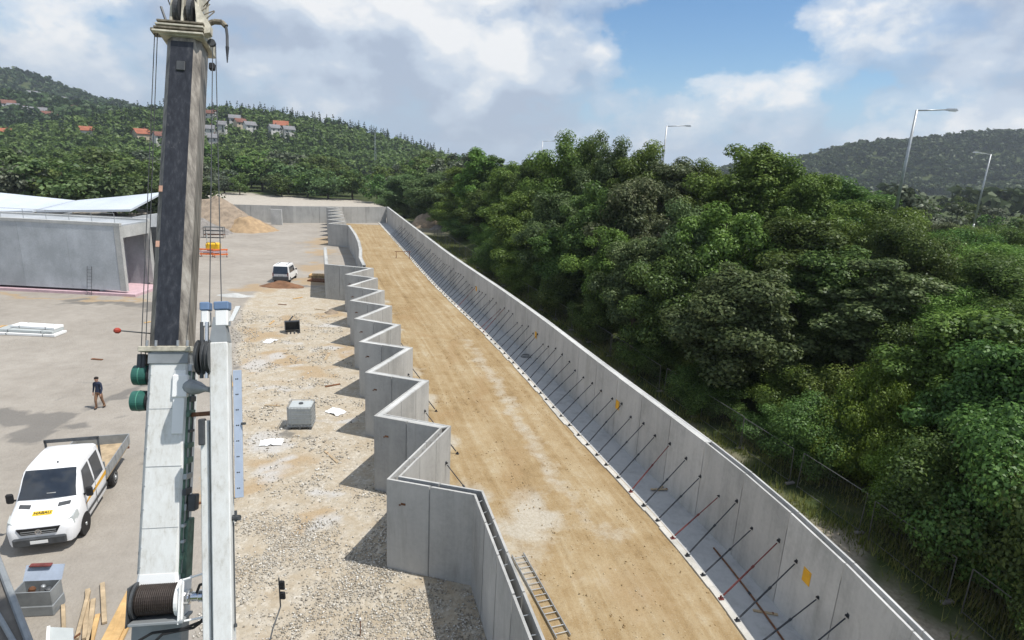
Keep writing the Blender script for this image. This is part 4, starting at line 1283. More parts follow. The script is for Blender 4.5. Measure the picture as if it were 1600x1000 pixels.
# short props on the sunny side of the zigzag teeth
zp = 0
for i in (4, 6, 8, 10, 12):
    a, b = ZC[i - 1], ZC[i]              # lit flank from left corner to right tip
    d = (b - a).normalized(); nrm = Vector((d.y, -d.x, 0))
    if nrm.x < 0: nrm = -nrm
    for f in ((0.52, 0.93) if i < 8 else (0.9,)):
        zp += 1
        h = a.lerp(b, f) + nrm * (TH / 2)
        o = copy_tree(p_dark)
        fo = h + nrm * 1.715
        o.location = (fo.x, fo.y, 0.06); o.rotation_euler = (0, 0, math.atan2(-nrm.y, -nrm.x)); o.scale = (1, 1, 0.95)
        o['label'] = 'dark steel prop on the sunny side of the zigzag wall, %s from the near end' % ordinal(zp)
        o['group'] = 'props on the zigzag wall'
for f in (0.40, 0.58, 0.76):              # right flank of the near straight run
    a, b = ZC[2], ZC[1]
    zp += 1
    d = (b - a).normalized(); nrm = Vector((-d.y, d.x, 0))
    if nrm.x < 0: nrm = -nrm
    h = a.lerp(b, f) + nrm * (TH / 2); fo = h + nrm * 1.1
    o = copy_tree(p_dark); o.location = (fo.x, fo.y, 0.06); o.rotation_euler = (0, 0, math.atan2(-nrm.y, -nrm.x)); o.scale = (0.64, 1, 0.95)
    o['label'] = 'dark steel prop beside the ladder on the sand, %s along the near wall' % ordinal(zp - 8)
    o['group'] = 'props on the zigzag wall'
rp = empty('rail_barrier', (-14.0, 57.6, 0), 1.9, 'rusty brown plank barrier leaning at the end of the curved wall', 'barrier')
for q in range(3):
    m = MB(); m.tube((q * 0.9, 0, 0), (q * 0.9 - 0.1, 0.12, 1.5), 0.05, n=6); m.build('post', M_rust, rp)
for z in (0.6, 1.3):
    m = MB(); m.box((0.85, 0.08, z), (2.1, 0.03, 0.15)); m.build('rail', M_rust, rp)
tr = empty('trestle', (-15.5, 81.5, 0), 0.1, 'small dark steel trestle on the far sand', 'trestle')
for sx in (-0.9, 0.9):
    for sy in (-0.3, 0.3):
        m = MB(); m.tube((sx, sy, 0), (sx, 0, 1.0), 0.03, n=6); m.build('leg', M_rust, tr)
m = MB(); m.tube((-1.1, 0, 1.0), (1.1, 0, 1.0), 0.04, n=6); m.build('top_bar', M_rust, tr)

# ---- mesh fence beyond the wall -----------------------------------------
fp = empty('fence_panel', (0, 0, 0), label='x', cat='fence')
FL, FH = 3.45, 1.75
for sx in (0.03, FL - 0.03):
    MB().tube((sx, 0, 0.05), (sx, 0, FH), 0.021, n=6).build('post', M_fence, fp)
for z in (0.14, FH):
    MB().tube((0.03, 0, z), (FL - 0.03, 0, z), 0.018, n=6).build('rail', M_fence, fp)
m = MB()
for q in range(1, 23): m.tube((q * FL / 23, 0, 0.14), (q * FL / 23, 0, FH), 0.0026, n=3, caps=False)
for q in range(1, 8): m.tube((0.03, 0, 0.14 + q * (FH - 0.14) / 8), (FL - 0.03, 0, 0.14 + q * (FH - 0.14) / 8), 0.0026, n=3, caps=False)
m.build('wire_mesh', M_fence, fp)['kind'] = 'stuff'
m = MB(); m.box((0, 0, 0.05), (0.18, 0.46, 0.10), ch=0.03); m.build('foot_block', M_soild, fp)
fline = offset_poly(catmull(RW, 0.5), 6.0)
fl = [fline[0]]
for p in fline:
    if (p - fl[-1]).length >= FL + 0.04: fl.append(p)
fr = random.Random(9)
fn = 0
for a, b in zip(fl[:-1], fl[1:]):
    if a.y < 9 or a.y > 105: continue
    fn += 1
    o = fp if fn == 1 else copy_tree(fp)
    d = (b - a)
    o.location = (a.x, a.y, float(terrain_z(a.x, a.y)) - 0.03); o.rotation_euler = (fr.uniform(-0.05, 0.05), 0, math.atan2(d.y, d.x))
    o['label'] = 'steel mesh fence panel below the trees, %s from the near end' % ordinal(fn); o['category'] = 'fence'; o['group'] = 'mesh fence panels'

# ---- embankment road and street lamps -------------------------------------
rl = [Vector((float(xw(y)) + 33, y, 0)) for y in np.arange(-20, 330, 6.0)]
ra, rb_ = offset_poly(rl, -9.0), offset_poly(rl, 9.0)
rm = MB()
for i in range(len(rl) - 1):
    q = [ra[i], rb_[i], rb_[i + 1], ra[i + 1]]
    rm.add([(p.x, p.y, float(max(terrain_z(pp.x, pp.y) for pp in q)) + 0.3) for p in q], [(0, 1, 2, 3)])
tag(rm.build('road', M_asph), kind='structure')
def lamp(x, y, ztop, dirx, diry, label):
    zb = float(terrain_z(x, y)); h = ztop - zb
    o = empty('street_lamp', (x, y, zb - 0.1), math.atan2(diry, dirx), label, 'street lamp', 'street lamps on the embankment')
    m = MB(); m.tube((0, 0, 0), (0, 0, h * 0.35), 0.15, 0.13, 10); m.tube((0, 0, h * 0.35), (0, 0, h), 0.13, 0.085, 10); m.build('pole', M_galv, o, smooth=True)
    m = MB(); m.tube((0, 0, h - 0.05), (2.3, 0, h + 0.12), 0.05, 0.042, 8); m.build('arm', M_galv, o, smooth=True)
    m = MB(); m.add([(2.2, -0.09, h + 0.06), (3.05, -0.15, h + 0.06), (3.05, 0.15, h + 0.06), (2.2, 0.09, h + 0.06), (2.25, -0.07, h + 0.2), (2.9, -0.11, h + 0.22), (2.9, 0.11, h + 0.22), (2.25, 0.07, h + 0.2)], [(3, 2, 1, 0), (4, 5, 6, 7), (0, 1, 5, 4), (1, 2, 6, 5), (2, 3, 7, 6), (3, 0, 4, 7)])
    hd = m.build('lamp_head', M_galv, o)
    m = MB(); m.box((2.7, 0, h + 0.04), (0.5, 0.2, 0.04)); m.build('lens', M_white2, hd)
    m = MB(); m.box((0, 0, 0.25), (0.45, 0.45, 0.5)); m.build('base', M_concB, o)
lamp(29.8, 48.0, 19.0, 1, 0.0, 'tallest grey street lamp with its arm pointing right over the trees')
lamp(63.2, 83.9, 17.9, -1, -0.25, 'grey street lamp at far right with its arm pointing left')
lamp(18.25, 79.0, 19.1, 1, 0.0, 'grey street lamp rising behind the middle of the tree belt')
lamp(5.3, 152.5, 19.2, 1, 0.0, 'thin distant street lamp left of the tallest tree')
mast = empty('lattice_mast', (-93, 395, float(terrain_z(-93, 395))), 0.3, 'thin pale lattice mast standing on the wooded slope', 'mast')
for a in range(3):
    an = a * 2.094; m = MB(); m.tube((0.9 * math.cos(an), 0.9 * math.sin(an), -1), (0.25 * math.cos(an), 0.25 * math.sin(an), 27), 0.12, n=4); m.build('leg', M_galv, mast)
m = MB()
for q in range(12):
    r0, r1 = 0.9 - 0.054 * q, 0.9 - 0.054 * (q + 1)
    for a in range(3): m.tube((r0 * math.cos(a * 2.094), r0 * math.sin(a * 2.094), q * 2.2), (r1 * math.cos(a * 2.094 + 2.094), r1 * math.sin(a * 2.094 + 2.094), q * 2.2 + 2.2), 0.05, n=3)
m.build('bracing', M_galv, mast)['kind'] = 'stuff'

# ================================================================== BUILDINGS ON THE LEFT
# grey precast building
SH = empty('precast_building', (-48, 54.8, 0), label='long grey precast concrete building with an open end bay on a pink base', cat='building')
x0, x1, yf, yb, Hs = -75.0, -35.4, 53.0, 57.4, 6.35
n = 9
for k in range(n):
    a = x0 + (x1 - 0.55 - x0) * k / n; b = x0 + (x1 - 0.55 - x0) * (k + 1) / n - 0.012
    m = MB(); m.box(((a + b) / 2, yf + 0.12, (Hs + 0.45) / 2 + 0.0), (b - a, 0.24, Hs - 0.45)); m.build('wall_panel', M_concB, SH, world=True)
m = MB(); m.box(((x0 + x1) / 2 - 0.3, yb, Hs / 2), (x1 - x0 - 0.6, 0.25, Hs)); m.build('back_wall', M_concB, SH, world=True)
m = MB(); m.box((x1 - 0.27, yf + 0.16, Hs / 2 + 0.2), (0.53, 0.36, Hs - 0.4)); m.build('corner_column', M_cap, SH, world=True)
m = MB(); m.box((x1 - 0.27, yb - 0.05, Hs / 2 + 0.2), (0.53, 0.45, Hs - 0.4)); m.build('corner_column', M_cap, SH, world=True)
m = MB(); m.box((x1 - 0.25, (yf + yb) / 2, Hs - 0.55), (0.45, yb - yf - 0.3, 1.05)); m.build('lintel', M_cap, SH, world=True)
m = MB(); m.box((x1 - 2.6, (yf + yb) / 2 + 0.1, Hs / 2), (0.25, yb - yf - 0.4, Hs - 0.3)); m.build('partition', M_concB, SH, world=True)
m = MB(); m.box(((x0 + x1) / 2, (yf + yb) / 2, Hs + 0.02), (x1 - x0 - 0.06, yb - yf - 0.06, 0.16)); rf = m.build('roof_slab', M_concB, SH, world=True)
m = MB(); m.box(((x0 + x1) / 2, yf + 0.13, Hs + 0.13), (x1 - x0 + 0.04, 0.34, 0.26)); m.build('parapet', M_cap, rf, world=True)
m = MB(); m.box(((x0 + x1) / 2, yb - 0.05, Hs + 0.13), (x1 - x0 + 0.04, 0.34, 0.26)); m.build('parapet', M_cap, rf, world=True)
for k in range(14):
    xx = x1 - 0.6 - k * 2.05
    MB().tube((xx, yf + 0.35, Hs + 0.1), (xx, yf + 0.35, Hs + 1.1), 0.025, n=5).build('railing_post', M_galv, rf, world=True)
for z in (0.6, 1.08):
    MB().tube((x1 - 0.6, yf + 0.35, Hs + z), (x1 - 28, yf + 0.35, Hs + z), 0.018, n=5).build('railing_bar', M_galv, rf, world=True)
m = MB(); m.box(((x0 + x1) / 2 + 0.3, (yf + yb) / 2 - 0.1, 0.12), (x1 - x0 + 1.3, yb - yf + 0.45, 0.24)); m.build('insulated_base', M_pink, SH, world=True)
m = MB(); m.box((x1 + 0.2, yb + 0.5, 2.9), (0.5, 0.5, 5.8)); m.build('dark_downpipe_tower', M_dkgrey, SH, world=True)
lad = empty('site_ladder', (-38.6, 52.55, 0), 0.0, 'thin metal ladder and rail against the grey precast building', 'ladder')
for sx in (-0.2, 0.2): MB().tube((sx, 0, 0), (sx + 0.1, 0.35, 2.6), 0.022, n=5).build('rail', M_dkgrey, lad)
for q in range(8): MB().tube((-0.2 + 0.012 * q, 0.04 * q + 0.03, 0.3 * (q + 0.7)), (0.2 + 0.012 * q, 0.04 * q + 0.03, 0.3 * (q + 0.7)), 0.014, n=5).build('rung', M_dkgrey, lad)

# white roofed halls behind
def hall(name, label, pts, y0, y1, eave, wallh):
    """low folded white roof: pts = (x, z) along the front, ridge runs back"""
    o = empty(name, (pts[0][0], y0, 0), label=label, cat='hall')
    for (xa, za), (xb, zb) in zip(pts[:-1], pts[1:]):
        m = MB()
        ea, eb = 3.9 + (xa + 68) * 0.06, 3.9 + (xb + 68) * 0.06
        m.hexa([(xa, y0 - 1.0, ea), (xb, y0 - 1.0, eb), (xb, y1, zb - 0.25), (xa, y1, za - 0.25), (xa, y0 - 1.0, ea + 0.28), (xb, y0 - 1.0, eb + 0.28), (xb, y1, zb), (xa, y1, za)])
        m.build('roof_panel', M_roofw, o, world=True)
    xa, xb = pts[0][0], pts[-1][0]
    m = MB(); m.box(((xa + xb) / 2, y0 + 0.2, wallh / 2), (xb - xa - 1, 0.3, wallh)); wl = m.build('wall', M_concB, o, world=True)
    m = MB(); m.box((xb - 0.7, (y0 + y1) / 2, wallh / 2), (0.3, y1 - y0 - 0.5, wallh)); m.build('wall', M_concB, o, world=True)
    nn = int((xb - xa) / 2.6)
    for q in range(nn):
        m = MB(); m.box((xa + 1.6 + q * 2.6, y0 + 0.03, wallh - 0.75), (1.7, 0.08, 0.8)); m.build('window', M_glassd, wl, world=True)
    return o
hall('storage_hall', 'left storage hall with a low white metal roof behind the grey building', [(-95, 7.0), (-74, 5.85), (-63.3, 5.3)], 79, 86, 0, 3.6)
hall('storage_hall', 'right storage hall with a rising white metal roof beside the crane boom', [(-63.0, 5.35), (-57, 6.15), (-50.6, 7.1)], 79.3, 86, 0, 4.1)

# ---- heaps -------------------------------------------------------------
def heap(name, label, x, y, rx, ry, h, mat, seed, cat='soil heap', rough=0.35):
    g = np.random.default_rng(seed)
    nrr, naa = 16, 40
    V = [(x, y, h)]
    for i in range(1, nrr + 1):
        f = i / nrr
        for j in range(naa):
            a = 2 * math.pi * j / naa
            px_, py_ = math.cos(a) * f, math.sin(a) * f
            wob = 1 + 0.28 * (fbm(np.array(px_ * 2 + seed), np.array(py_ * 2 + seed * 2), 3) - 0.5) * 2
            z = h * (1 - f ** 1.25) + h * rough * (fbm(np.array(px_ * 5 + seed * 3.1), np.array(py_ * 5)) - 0.5) * (1 - f * f)
            V.append((x + px_ * rx * wob, y + py_ * ry * wob, max(-0.02, float(z)) if i < nrr else -0.05))
    Fc = [(0, 1 + j, 1 + (j + 1) % naa) for j in range(naa)]
    m = MB(); m.add(V, Fc)
    for i in range(nrr - 1):
        for j in range(naa):
            b0 = 1 + i * naa; b1 = b0 + naa
            m.f.append((b0 + j, b1 + j, b1 + (j + 1) % naa, b0 + (j + 1) % naa)); m.m.append(0)
    o = m.build(name, mat, None, smooth=True)
    return tag(o, label, cat)
heap('soil_heap', 'large brown soil heap behind the crane boom', -53.5, 106, 10.0, 6.5, 5.4, M_soil, 3)
heap('soil_heap', 'ochre soil heap spilling towards the back wall', -46.4, 103.2, 5.0, 3.8, 2.5, M_soilo, 5)
heap('soil_heap', 'grey rubble heap in front of the brown soil heap', -52.5, 97, 6.0, 3.6, 2.8, M_soild, 8)
heap('soil_heap', 'brown soil heap in the dark gap beside the grey building', -44, 70, 4.5, 4.0, 3.0, M_soil, 9)
heap('soil_heap', 'brown earth heap outside the far corner of the long wall', -18.5, 123.5, 3.8, 3.0, 3.0, M_soil, 14)
heap('soil_heap', 'low grassy earth heap beside the far corner heap', -14.2, 119.5, 3.0, 2.2, 1.5, M_soild, 17)
heap('soil_heap', 'flat rust brown earth patch in front of the parked car', -24.0, 60.2, 2.4, 1.0, 0.6, M_soilr, 19)
heap('soil_heap', 'pale lime heap left of the zigzag wall', -26.5, 55.0, 1.5, 0.7, 0.3, M_cap, 22, 'lime heap')
heap('soil_heap', 'dark brown earth mound against the zigzag wall', -15.9, 50.6, 0.6, 0.6, 0.35, M_soil, 25)

# ================================================================== MOBILE CRANE
CR = empty('mobile_crane', (-7.3, 9.2, 0), label='white mobile crane with its dark telescopic boom raised at left', cat='crane')
bA = Vector((-7.38, 10.84, 3.604)); bT = Vector((-8.267, 15.853, 16.373))
bd = (bT - bA).normalized()
bs = Vector((bd.y, -bd.x, 0)).normalized()         # to the right seen from the camera
bn = bs.cross(bd)                                   # towards the viewer
def bp(t, u=0.0, v=0.0):                           # along, right, towards viewer (0 = centre of the section)
    return bA + bd * t + bs * u + bn * v
def cbuild(m, name, mat, parent=None, smooth=False):
    return m.build(name, mat, parent or CR, world=True, smooth=smooth)
AX = (bs, bn, bd)
def bbox(m, t0, t1, u0, u1, v0, v1, ch=0.0):
    return m.box(bp((t0 + t1) / 2, (u0 + u1) / 2, (v0 + v1) / 2), (u1 - u0, v1 - v0, t1 - t0), AX, ch)
def section(t0, t1, w0, d, ch, w1=None, uo=0.0):
    w1 = w1 or w0
    m = MB(); rings = []
    for t, w_ in ((t0, w0), (t1, w1)):
        h, e = w_ / 2, d / 2
        rings.append([bp(t, a + uo, b) for a, b in ((-h + ch, e), (h - ch, e), (h, e - ch), (h, -e + ch), (h - ch, -e), (-h + ch, -e), (-h, -e + ch), (-h, e - ch))])
    m.add(rings[0] + rings[1], [tuple(range(7, -1, -1)), tuple(range(8, 16))] + [(i, (i + 1) % 8, 8 + (i + 1) % 8, 8 + i) for i in range(8)])
    return m
base = cbuild(section(0.95, 5.80, 0.80, 0.74, 0.05, None, 0.065), 'base_section', M_white)
cbuild(section(0.50, 0.95, 0.90, 0.76, 0.05, 0.80, 0.065), 'boom_foot', M_white2)
m = MB(); bbox(m, -5.0, 0.3, -0.5, 0.5, -0.42, 0.1, 0.03); cbuild(m, 'boom_foot_casting', M_grey)
# edge strip and worn joint lines of the base section
m = MB(); bbox(m, 0.95, 5.8, -0.36, -0.338, -0.3, 0.31); cbuild(m, 'edge_strip', M_grey, base)
m = MB(); bbox(m, 3.9, 5.3, 0.20, 0.44, 0.372, 0.40, 0.01); cbuild(m, 'cover_plate', M_white2, base)
m = MB(); bbox(m, 3.2, 3.212, -0.30, 0.44, 0.371, 0.376); cbuild(m, 'weld_seam', M_grey, base)
for t in (1.9, 4.45):
    m = MB(); bbox(m, t, t + 0.010, -0.30, 0.44, 0.371, 0.375); cbuild(m, 'weld_seam', M_grey, base)
for t in (1.1, 1.5, 2.3, 2.8, 3.6, 4.1, 4.8, 5.2):
    m = MB(); m.tube(bp(t, -0.29, 0.37), bp(t, -0.29, 0.392), 0.02, n=7); cbuild(m, 'bolt', M_galv, base)
# collar
m = MB(); bbox(m, 5.72, 5.84, -0.56, 0.52, -0.5, 0.44, 0.015); cbuild(m, 'collar', M_mechlt)
m = MB(); bbox(m, 5.45, 5.70, -0.36, 0.47, 0.0, 0.395, 0.01); cbuild(m, 'collar_skirt', M_grey)
m = MB(); bbox(m, 5.36, 5.68, -0.66, -0.50, -0.2, 0.2, 0.01); cbuild(m, 'collar_bracket', M_dkgrey)
for u in (-0.38, -0.2, 0.25, 0.45):
    m = MB(); m.tube(bp(5.84, u, 0.41), bp(5.97, u, 0.41), 0.03, n=7); cbuild(m, 'collar_pin', M_galv)
# inner section
inner = cbuild(section(5.80, 13.25, 0.80, 0.76, 0.15, 0.77), 'telescopic_section', M_boomsteel)
m = MB(); bbox(m, 5.86, 13.1, -0.25, 0.25, 0.382, 0.386); cbuild(m, 'greased_face', M_grease, inner)
m = MB(); bbox(m, 12.35, 12.60, -0.10, 0.10, 0.388, 0.42, 0.02); cbuild(m, 'lug', M_dkgrey, inner)
for t in (9.4, 8.1):
    m = MB(); bbox(m, t, t + 0.14, -0.33, -0.25, 0.36, 0.39); cbuild(m, 'paint_patch', simple('peach_paint_%d' % int(t), (0.55, 0.33, 0.24), 0.7), inner)
# red tipped indicator arm left of the collar
m = MB(); m.tube(bp(6.15, -0.42, 0.1), bp(6.2, -1.02, 0.25), 0.016, n=6); arm = cbuild(m, 'indicator_arm', M_dkgrey)
m = MB(); m.lathe(bp(6.2, -1.0, 0.24), bp(6.2, -1.15, 0.28) - bp(6.2, -1.0, 0.24), [(0, 0.03), (0.04, 0.065), (0.1, 0.065), (0.14, 0.03)], 10); cbuild(m, 'red_lamp', simple('red_lamp', (0.35, 0.05, 0.03), 0.4), arm)
# boom head
m = MB(); bbox(m, 13.2, 13.55, -0.50, 0.48, -0.5, 0.46, 0.02); cbuild(m, 'head_frame', M_mechlt)
for q in range(4):
    m = MB(); bbox(m, 13.22 + q * 0.085, 13.27 + q * 0.085, -0.62 + 0.03 * q, 0.50, 0.44, 0.55, 0.008); cbuild(m, 'head_bar', M_mech if q % 2 else M_mechlt)
m = MB(); bbox(m, 13.40, 13.48, -0.78, -0.45, -0.05, 0.25, 0.01); cbuild(m, 'head_bracket', M_mech)
for u in (-0.30, -0.05, 0.28):
    m = MB(); bbox(m, 13.5, 14.6, u - 0.03, u + 0.03, -0.35, 0.35, 0.01); cbuild(m, 'cheek_plate', M_mechlt)
for u in (-0.18, 0.12):
    m = MB(); m.lathe(bp(14.0, u - 0.06, 0.12), bs, [(0, 0.34), (0.03, 0.30), (0.09, 0.30), (0.12, 0.34)], 22); cbuild(m, 'sheave', M_dkgrey)
m = MB(); m.tube(bp(14.0, -0.36, 0.12), bp(14.0, 0.36, 0.12), 0.05, n=8); cbuild(m, 'sheave_axle', M_galv)
m = MB(); m.hexa([bp(13.25, 0.36, 0.48), bp(13.35, 0.62, 0.44), bp(13.35, 0.62, 0.25), bp(13.25, 0.36, 0.25), bp(14.15, 0.24, 0.44), bp(13.55, 0.62, 0.42), bp(13.55, 0.62, 0.25), bp(14.15, 0.24, 0.25)]); cbuild(m, 'side_gusset', M_mechlt)
gm = random.Random(3)
for q in range(9):
    t = gm.uniform(13.5, 14.3); u = gm.choice((-1, 1)) * gm.uniform(0.30, 0.42)
    m = MB(); m.tube(bp(t, u, gm.uniform(0, 0.3)), bp(t + gm.uniform(0.1, 0.35), u * gm.uniform(1.1, 1.7), gm.uniform(0, 0.4)), 0.014, n=5); cbuild(m, 'rope_guard_rod', M_mech)
m = MB(); m.path([bp(13.45, -0.30, 0.3), bp(13.62, -0.40, 0.35), bp(13.95, -0.52, 0.35)], 0.03, 6); cbuild(m, 'limit_switch_arm', M_dkgrey)
# hooked rope keeper arm right of the head
arc = [(13.70, 0.48, 0.2), (13.78, 0.62, 0.2), (13.78, 0.80, 0.2), (13.68, 0.90, 0.2), (13.45, 0.935, 0.2), (13.15, 0.95, 0.2)]
m = MB(); m.path([bp(*a) for a in arc[:4]], 0.065, 8); cbuild(m, 'keeper_arm', M_mech)
m = MB(); m.path([bp(*a) for a in arc[3:]], 0.035, 8); cbuild(m, 'keeper_tail', M_dkgrey)
m = MB(); m.tube(bp(13.15, 0.95, 0.2), bp(12.75, 0.965, 0.2), 0.045, 0.012, n=8); cbuild(m, 'keeper_tip', M_steel_dk)
m = MB(); m.lathe(bp(13.25, 0.58, 0.15), bn, [(-0.04, 0.09), (0.04, 0.09)], 12); cbuild(m, 'small_sheave', M_dkgrey)
m = MB(); bbox(m, 12.55, 12.72, 0.55, 0.68, 0.1, 0.22, 0.02); cbuild(m, 'limit_weight', M_black)
# ropes
drum_c = [Vector((-8.27, 12.60, 8.46)), Vector((-8.23, 12.38, 7.93))]
for q, (p, r_) in enumerate([(bp(13.42, -0.73, 0.1), drum_c[0] + Vector((0.02, -0.1, 0.2))), (bp(13.42, -0.66, 0.12), drum_c[0] + Vector((0.12, -0.1, 0.2)))]):
    m = MB(); m.tube(p, r_, 0.010, n=5); cbuild(m, 'rope', M_dkgrey)
jT = Vector((-6.36, 12.48, 10.15)); jB = Vector((-5.609, 10.138, 3.69))
jd = (jT - jB).normalized(); js = (bs - jd * bs.dot(jd)).normalized(); jn = js.cross(jd); JL = (jT - jB).length
def jp(t, u=0.0, v=0.0): return jB + jd * t + js * u + jn * v
def jbox(m, t0, t1, u0, u1, v0, v1, ch=0.0): return m.box(jp((t0 + t1) / 2, (u0 + u1) / 2, (v0 + v1) / 2), (u1 - u0, v1 - v0, t1 - t0), (js, jn, jd), ch)
for p, r_ in ((bp(13.2, 0.60, 0.15), jp(JL + 0.02, -0.18, 0.05)), (bp(13.2, 0.66, 0.12), jp(JL + 0.02, 0.06, 0.05))):
    m = MB(); m.tube(p, r_, 0.011, n=5); cbuild(m, 'rope', M_dkgrey)
# hose reels on the left flank
for q, c in enumerate(drum_c):
    m = MB(); m.lathe(c - bs * 0.20, bs, [(0, 0.16), (0.03, 0.225), (0.17, 0.232), (0.31, 0.225), (0.335, 0.2)], 26); dr = cbuild(m, 'hose_reel', M_green, smooth=False)
    m = MB(); m.lathe(c + bs * 0.14, bs, [(0, 0.24), (0.05, 0.24)], 26); cbuild(m, 'reel_flange', M_black, dr)
    m = MB(); m.lathe(c - bs * 0.04, bs, [(0, 0.236), (0.015, 0.236)], 26); cbuild(m, 'reel_band', simple('reel_band_%d' % q, (0.10, 0.30, 0.22), 0.4), dr)
    m = MB(); m.tube(c + bs * 0.1, c + bs * 0.5, 0.04, n=8); cbuild(m, 'reel_axle', M_dkgrey, dr)
# hydraulic lines and fittings along the right flank of the base section
for q, (u, v, mt) in enumerate(((0.485, 0.30, M_greenstrip), (0.49, 0.20, M_galv), (0.488, 0.10, M_greenstrip), (0.49, 0.0, M_dkgrey))):
    m = MB(); m.tube(bp(0.9, u, v), bp(5.4, u, v), 0.028, n=6); cbuild(m, 'hydraulic_line', mt)
for q in range(13):
    t = 1.2 + q * 0.34
    m = MB(); bbox(m, t, t + gm.uniform(0.06, 0.16), 0.47, 0.55, -0.02, gm.uniform(0.30, 0.36), 0.01); cbuild(m, 'pipe_clamp', gm.choice((M_dkgrey, M_green, M_greenstrip, M_galv)))
m = MB(); bbox(m, 2.2, 2.55, 0.55, 0.72, 0.0, 0.25, 0.02); cbuild(m, 'valve_block', M_dkgrey)
m = MB(); bbox(m, 0.0, 2.0, 0.45, 0.58, -0.2, 0.22, 0.02); cbuild(m, 'side_cover', M_greenstrip)

# side stowed jib
jib = cbuild(MB(), 'side_jib', M_white) if False else None
m = MB(); jbox(m, -4.4, JL - 0.75, -0.17, 0.20, -0.16, 0.16, 0.02); jib = cbuild(m, 'side_jib', M_white)
m = MB(); jbox(m, -4.4, JL - 2.4, -0.40, -0.235, -0.20, 0.04, 0.015); cbuild(m, 'jib_rail', M_white, jib)
m = MB(); jbox(m, -4.4, JL - 2.4, -0.237, -0.168, -0.20, -0.02); cbuild(m, 'jib_web', M_grey, jib)
m = MB(); m.hexa([jp(JL - 0.75, -0.17, -0.14), jp(JL - 0.75, 0.2, -0.14), jp(JL - 0.75, 0.2, 0.14), jp(JL - 0.75, -0.17, 0.14), jp(JL - 0.2, -0.10, -0.1), jp(JL - 0.2, 0.12, -0.1), jp(JL - 0.2, 0.12, 0.1), jp(JL - 0.2, -0.10, 0.1)]); cbuild(m, 'jib_end', M_grey, jib)
for u0, u1 in ((-0.36, -0.17), (-0.08, 0.22)):
    m = MB(); jbox(m, JL - 0.05, JL + 0.13, u0, u1, -0.12, 0.14, 0.02); cbuild(m, 'blue_roller', M_blue, jib)
    m = MB(); jbox(m, JL - 0.40, JL - 0.05, u0 + 0.02, u1 - 0.02, -0.12, 0.12, 0.02); cbuild(m, 'roller_block', M_white2, jib)
for q, u in enumerate((-0.34, -0.24)):
    m = MB(); m.tube(jp(JL - 1.5, u, 0.1), jp(JL - 0.3, u + 0.02, 0.1), 0.042, n=8); cbuild(m, 'lock_cylinder', M_chrome if q else M_dkgrey, jib)
for u in (-0.42, -0.29, -0.21):
    m = MB(); m.lathe(jp(JL - 1.05, u, 0.0), js, [(0, 0.38), (0.02, 0.33), (0.05, 0.33), (0.07, 0.38)], 20); cbuild(m, 'rope_sheave', M_dkgrey, jib)
m = MB(); m.hexa([jp(JL - 0.3, 0.22, 0.05), jp(JL - 0.3, 0.30, 0.05), jp(JL - 0.3, 0.30, 0.1), jp(JL - 0.3, 0.22, 0.1), jp(JL + 0.02, 0.36, 0.05), jp(JL + 0.02, 0.46, 0.05), jp(JL + 0.02, 0.46, 0.1), jp(JL + 0.02, 0.36, 0.1)]); cbuild(m, 'guide_flap', M_white2, jib)
# link between boom and jib
c0, c1 = bp(4.95, 0.40, 0.2), jp(JL - 1.75, -0.2, 0.0)
m = MB(); m.lathe(c0, c1 - c0, [(0, 0.17), ((c1 - c0).length * 0.45, 0.15), ((c1 - c0).length * 0.8, 0.06), ((c1 - c0).length, 0.06)], 14); cbuild(m, 'jib_link', M_grey)
m = MB(); bbox(m, 4.7, 5.2, 0.18, 0.50, 0.15, 0.44, 0.02); cbuild(m, 'link_bracket', M_white2)
m = MB(); m.tube(jp(JL - 2.25, -0.15, 0.0), bp(4.3, 0.47, 0.1), 0.05, n=8); cbuild(m, 'link_strut', M_rust)
m = MB(); jbox(m, JL - 2.9, JL - 2.35, -0.42, -0.30, -0.05, 0.12, 0.02); cbuild(m, 'control_box', M_dkgrey, jib)
# perforated pale blue rail beside the jib
m = MB(); jbox(m, 2.85, 5.55, 0.255, 0.42, -0.06, 0.0, 0.006); pan = cbuild(m, 'perforated_rail', M_ltblue, jib)
for q in range(8):
    for u in (0.315, 0.35):
        m = MB(); m.lathe(jp(3.05 + q * 0.33, u, 0.0), jn, [(0, 0.014), (0.004, 0.014)], 8); cbuild(m, 'hole', M_black, pan)
m = MB(); m.tube(jp(4.4, 0.42, 0), jp(4.4, 0.50, 0.05), 0.03, n=6); cbuild(m, 'rail_stud', M_dkgrey, pan)
m = MB(); m.tube(jp(2.45, 0.2, 0.0), jp(2.45, 0.36, 0.06), 0.06, n=8); m.tube(jp(2.38, 0.28, 0.05), jp(2.6, 0.28, 0.05), 0.03, n=6); cbuild(m, 'side_winch', M_dkgrey, jib)
m = MB(); m.tube(jp(2.35, 0.22, 0), jp(0.3, 0.23, 0.02), 0.012, n=5); m.tube(jp(0.3, 0.23, 0.02), jp(0.24, 0.23, 0.02), 0.04, n=6); cbuild(m, 'drop_rope', M_dkgrey, jib)

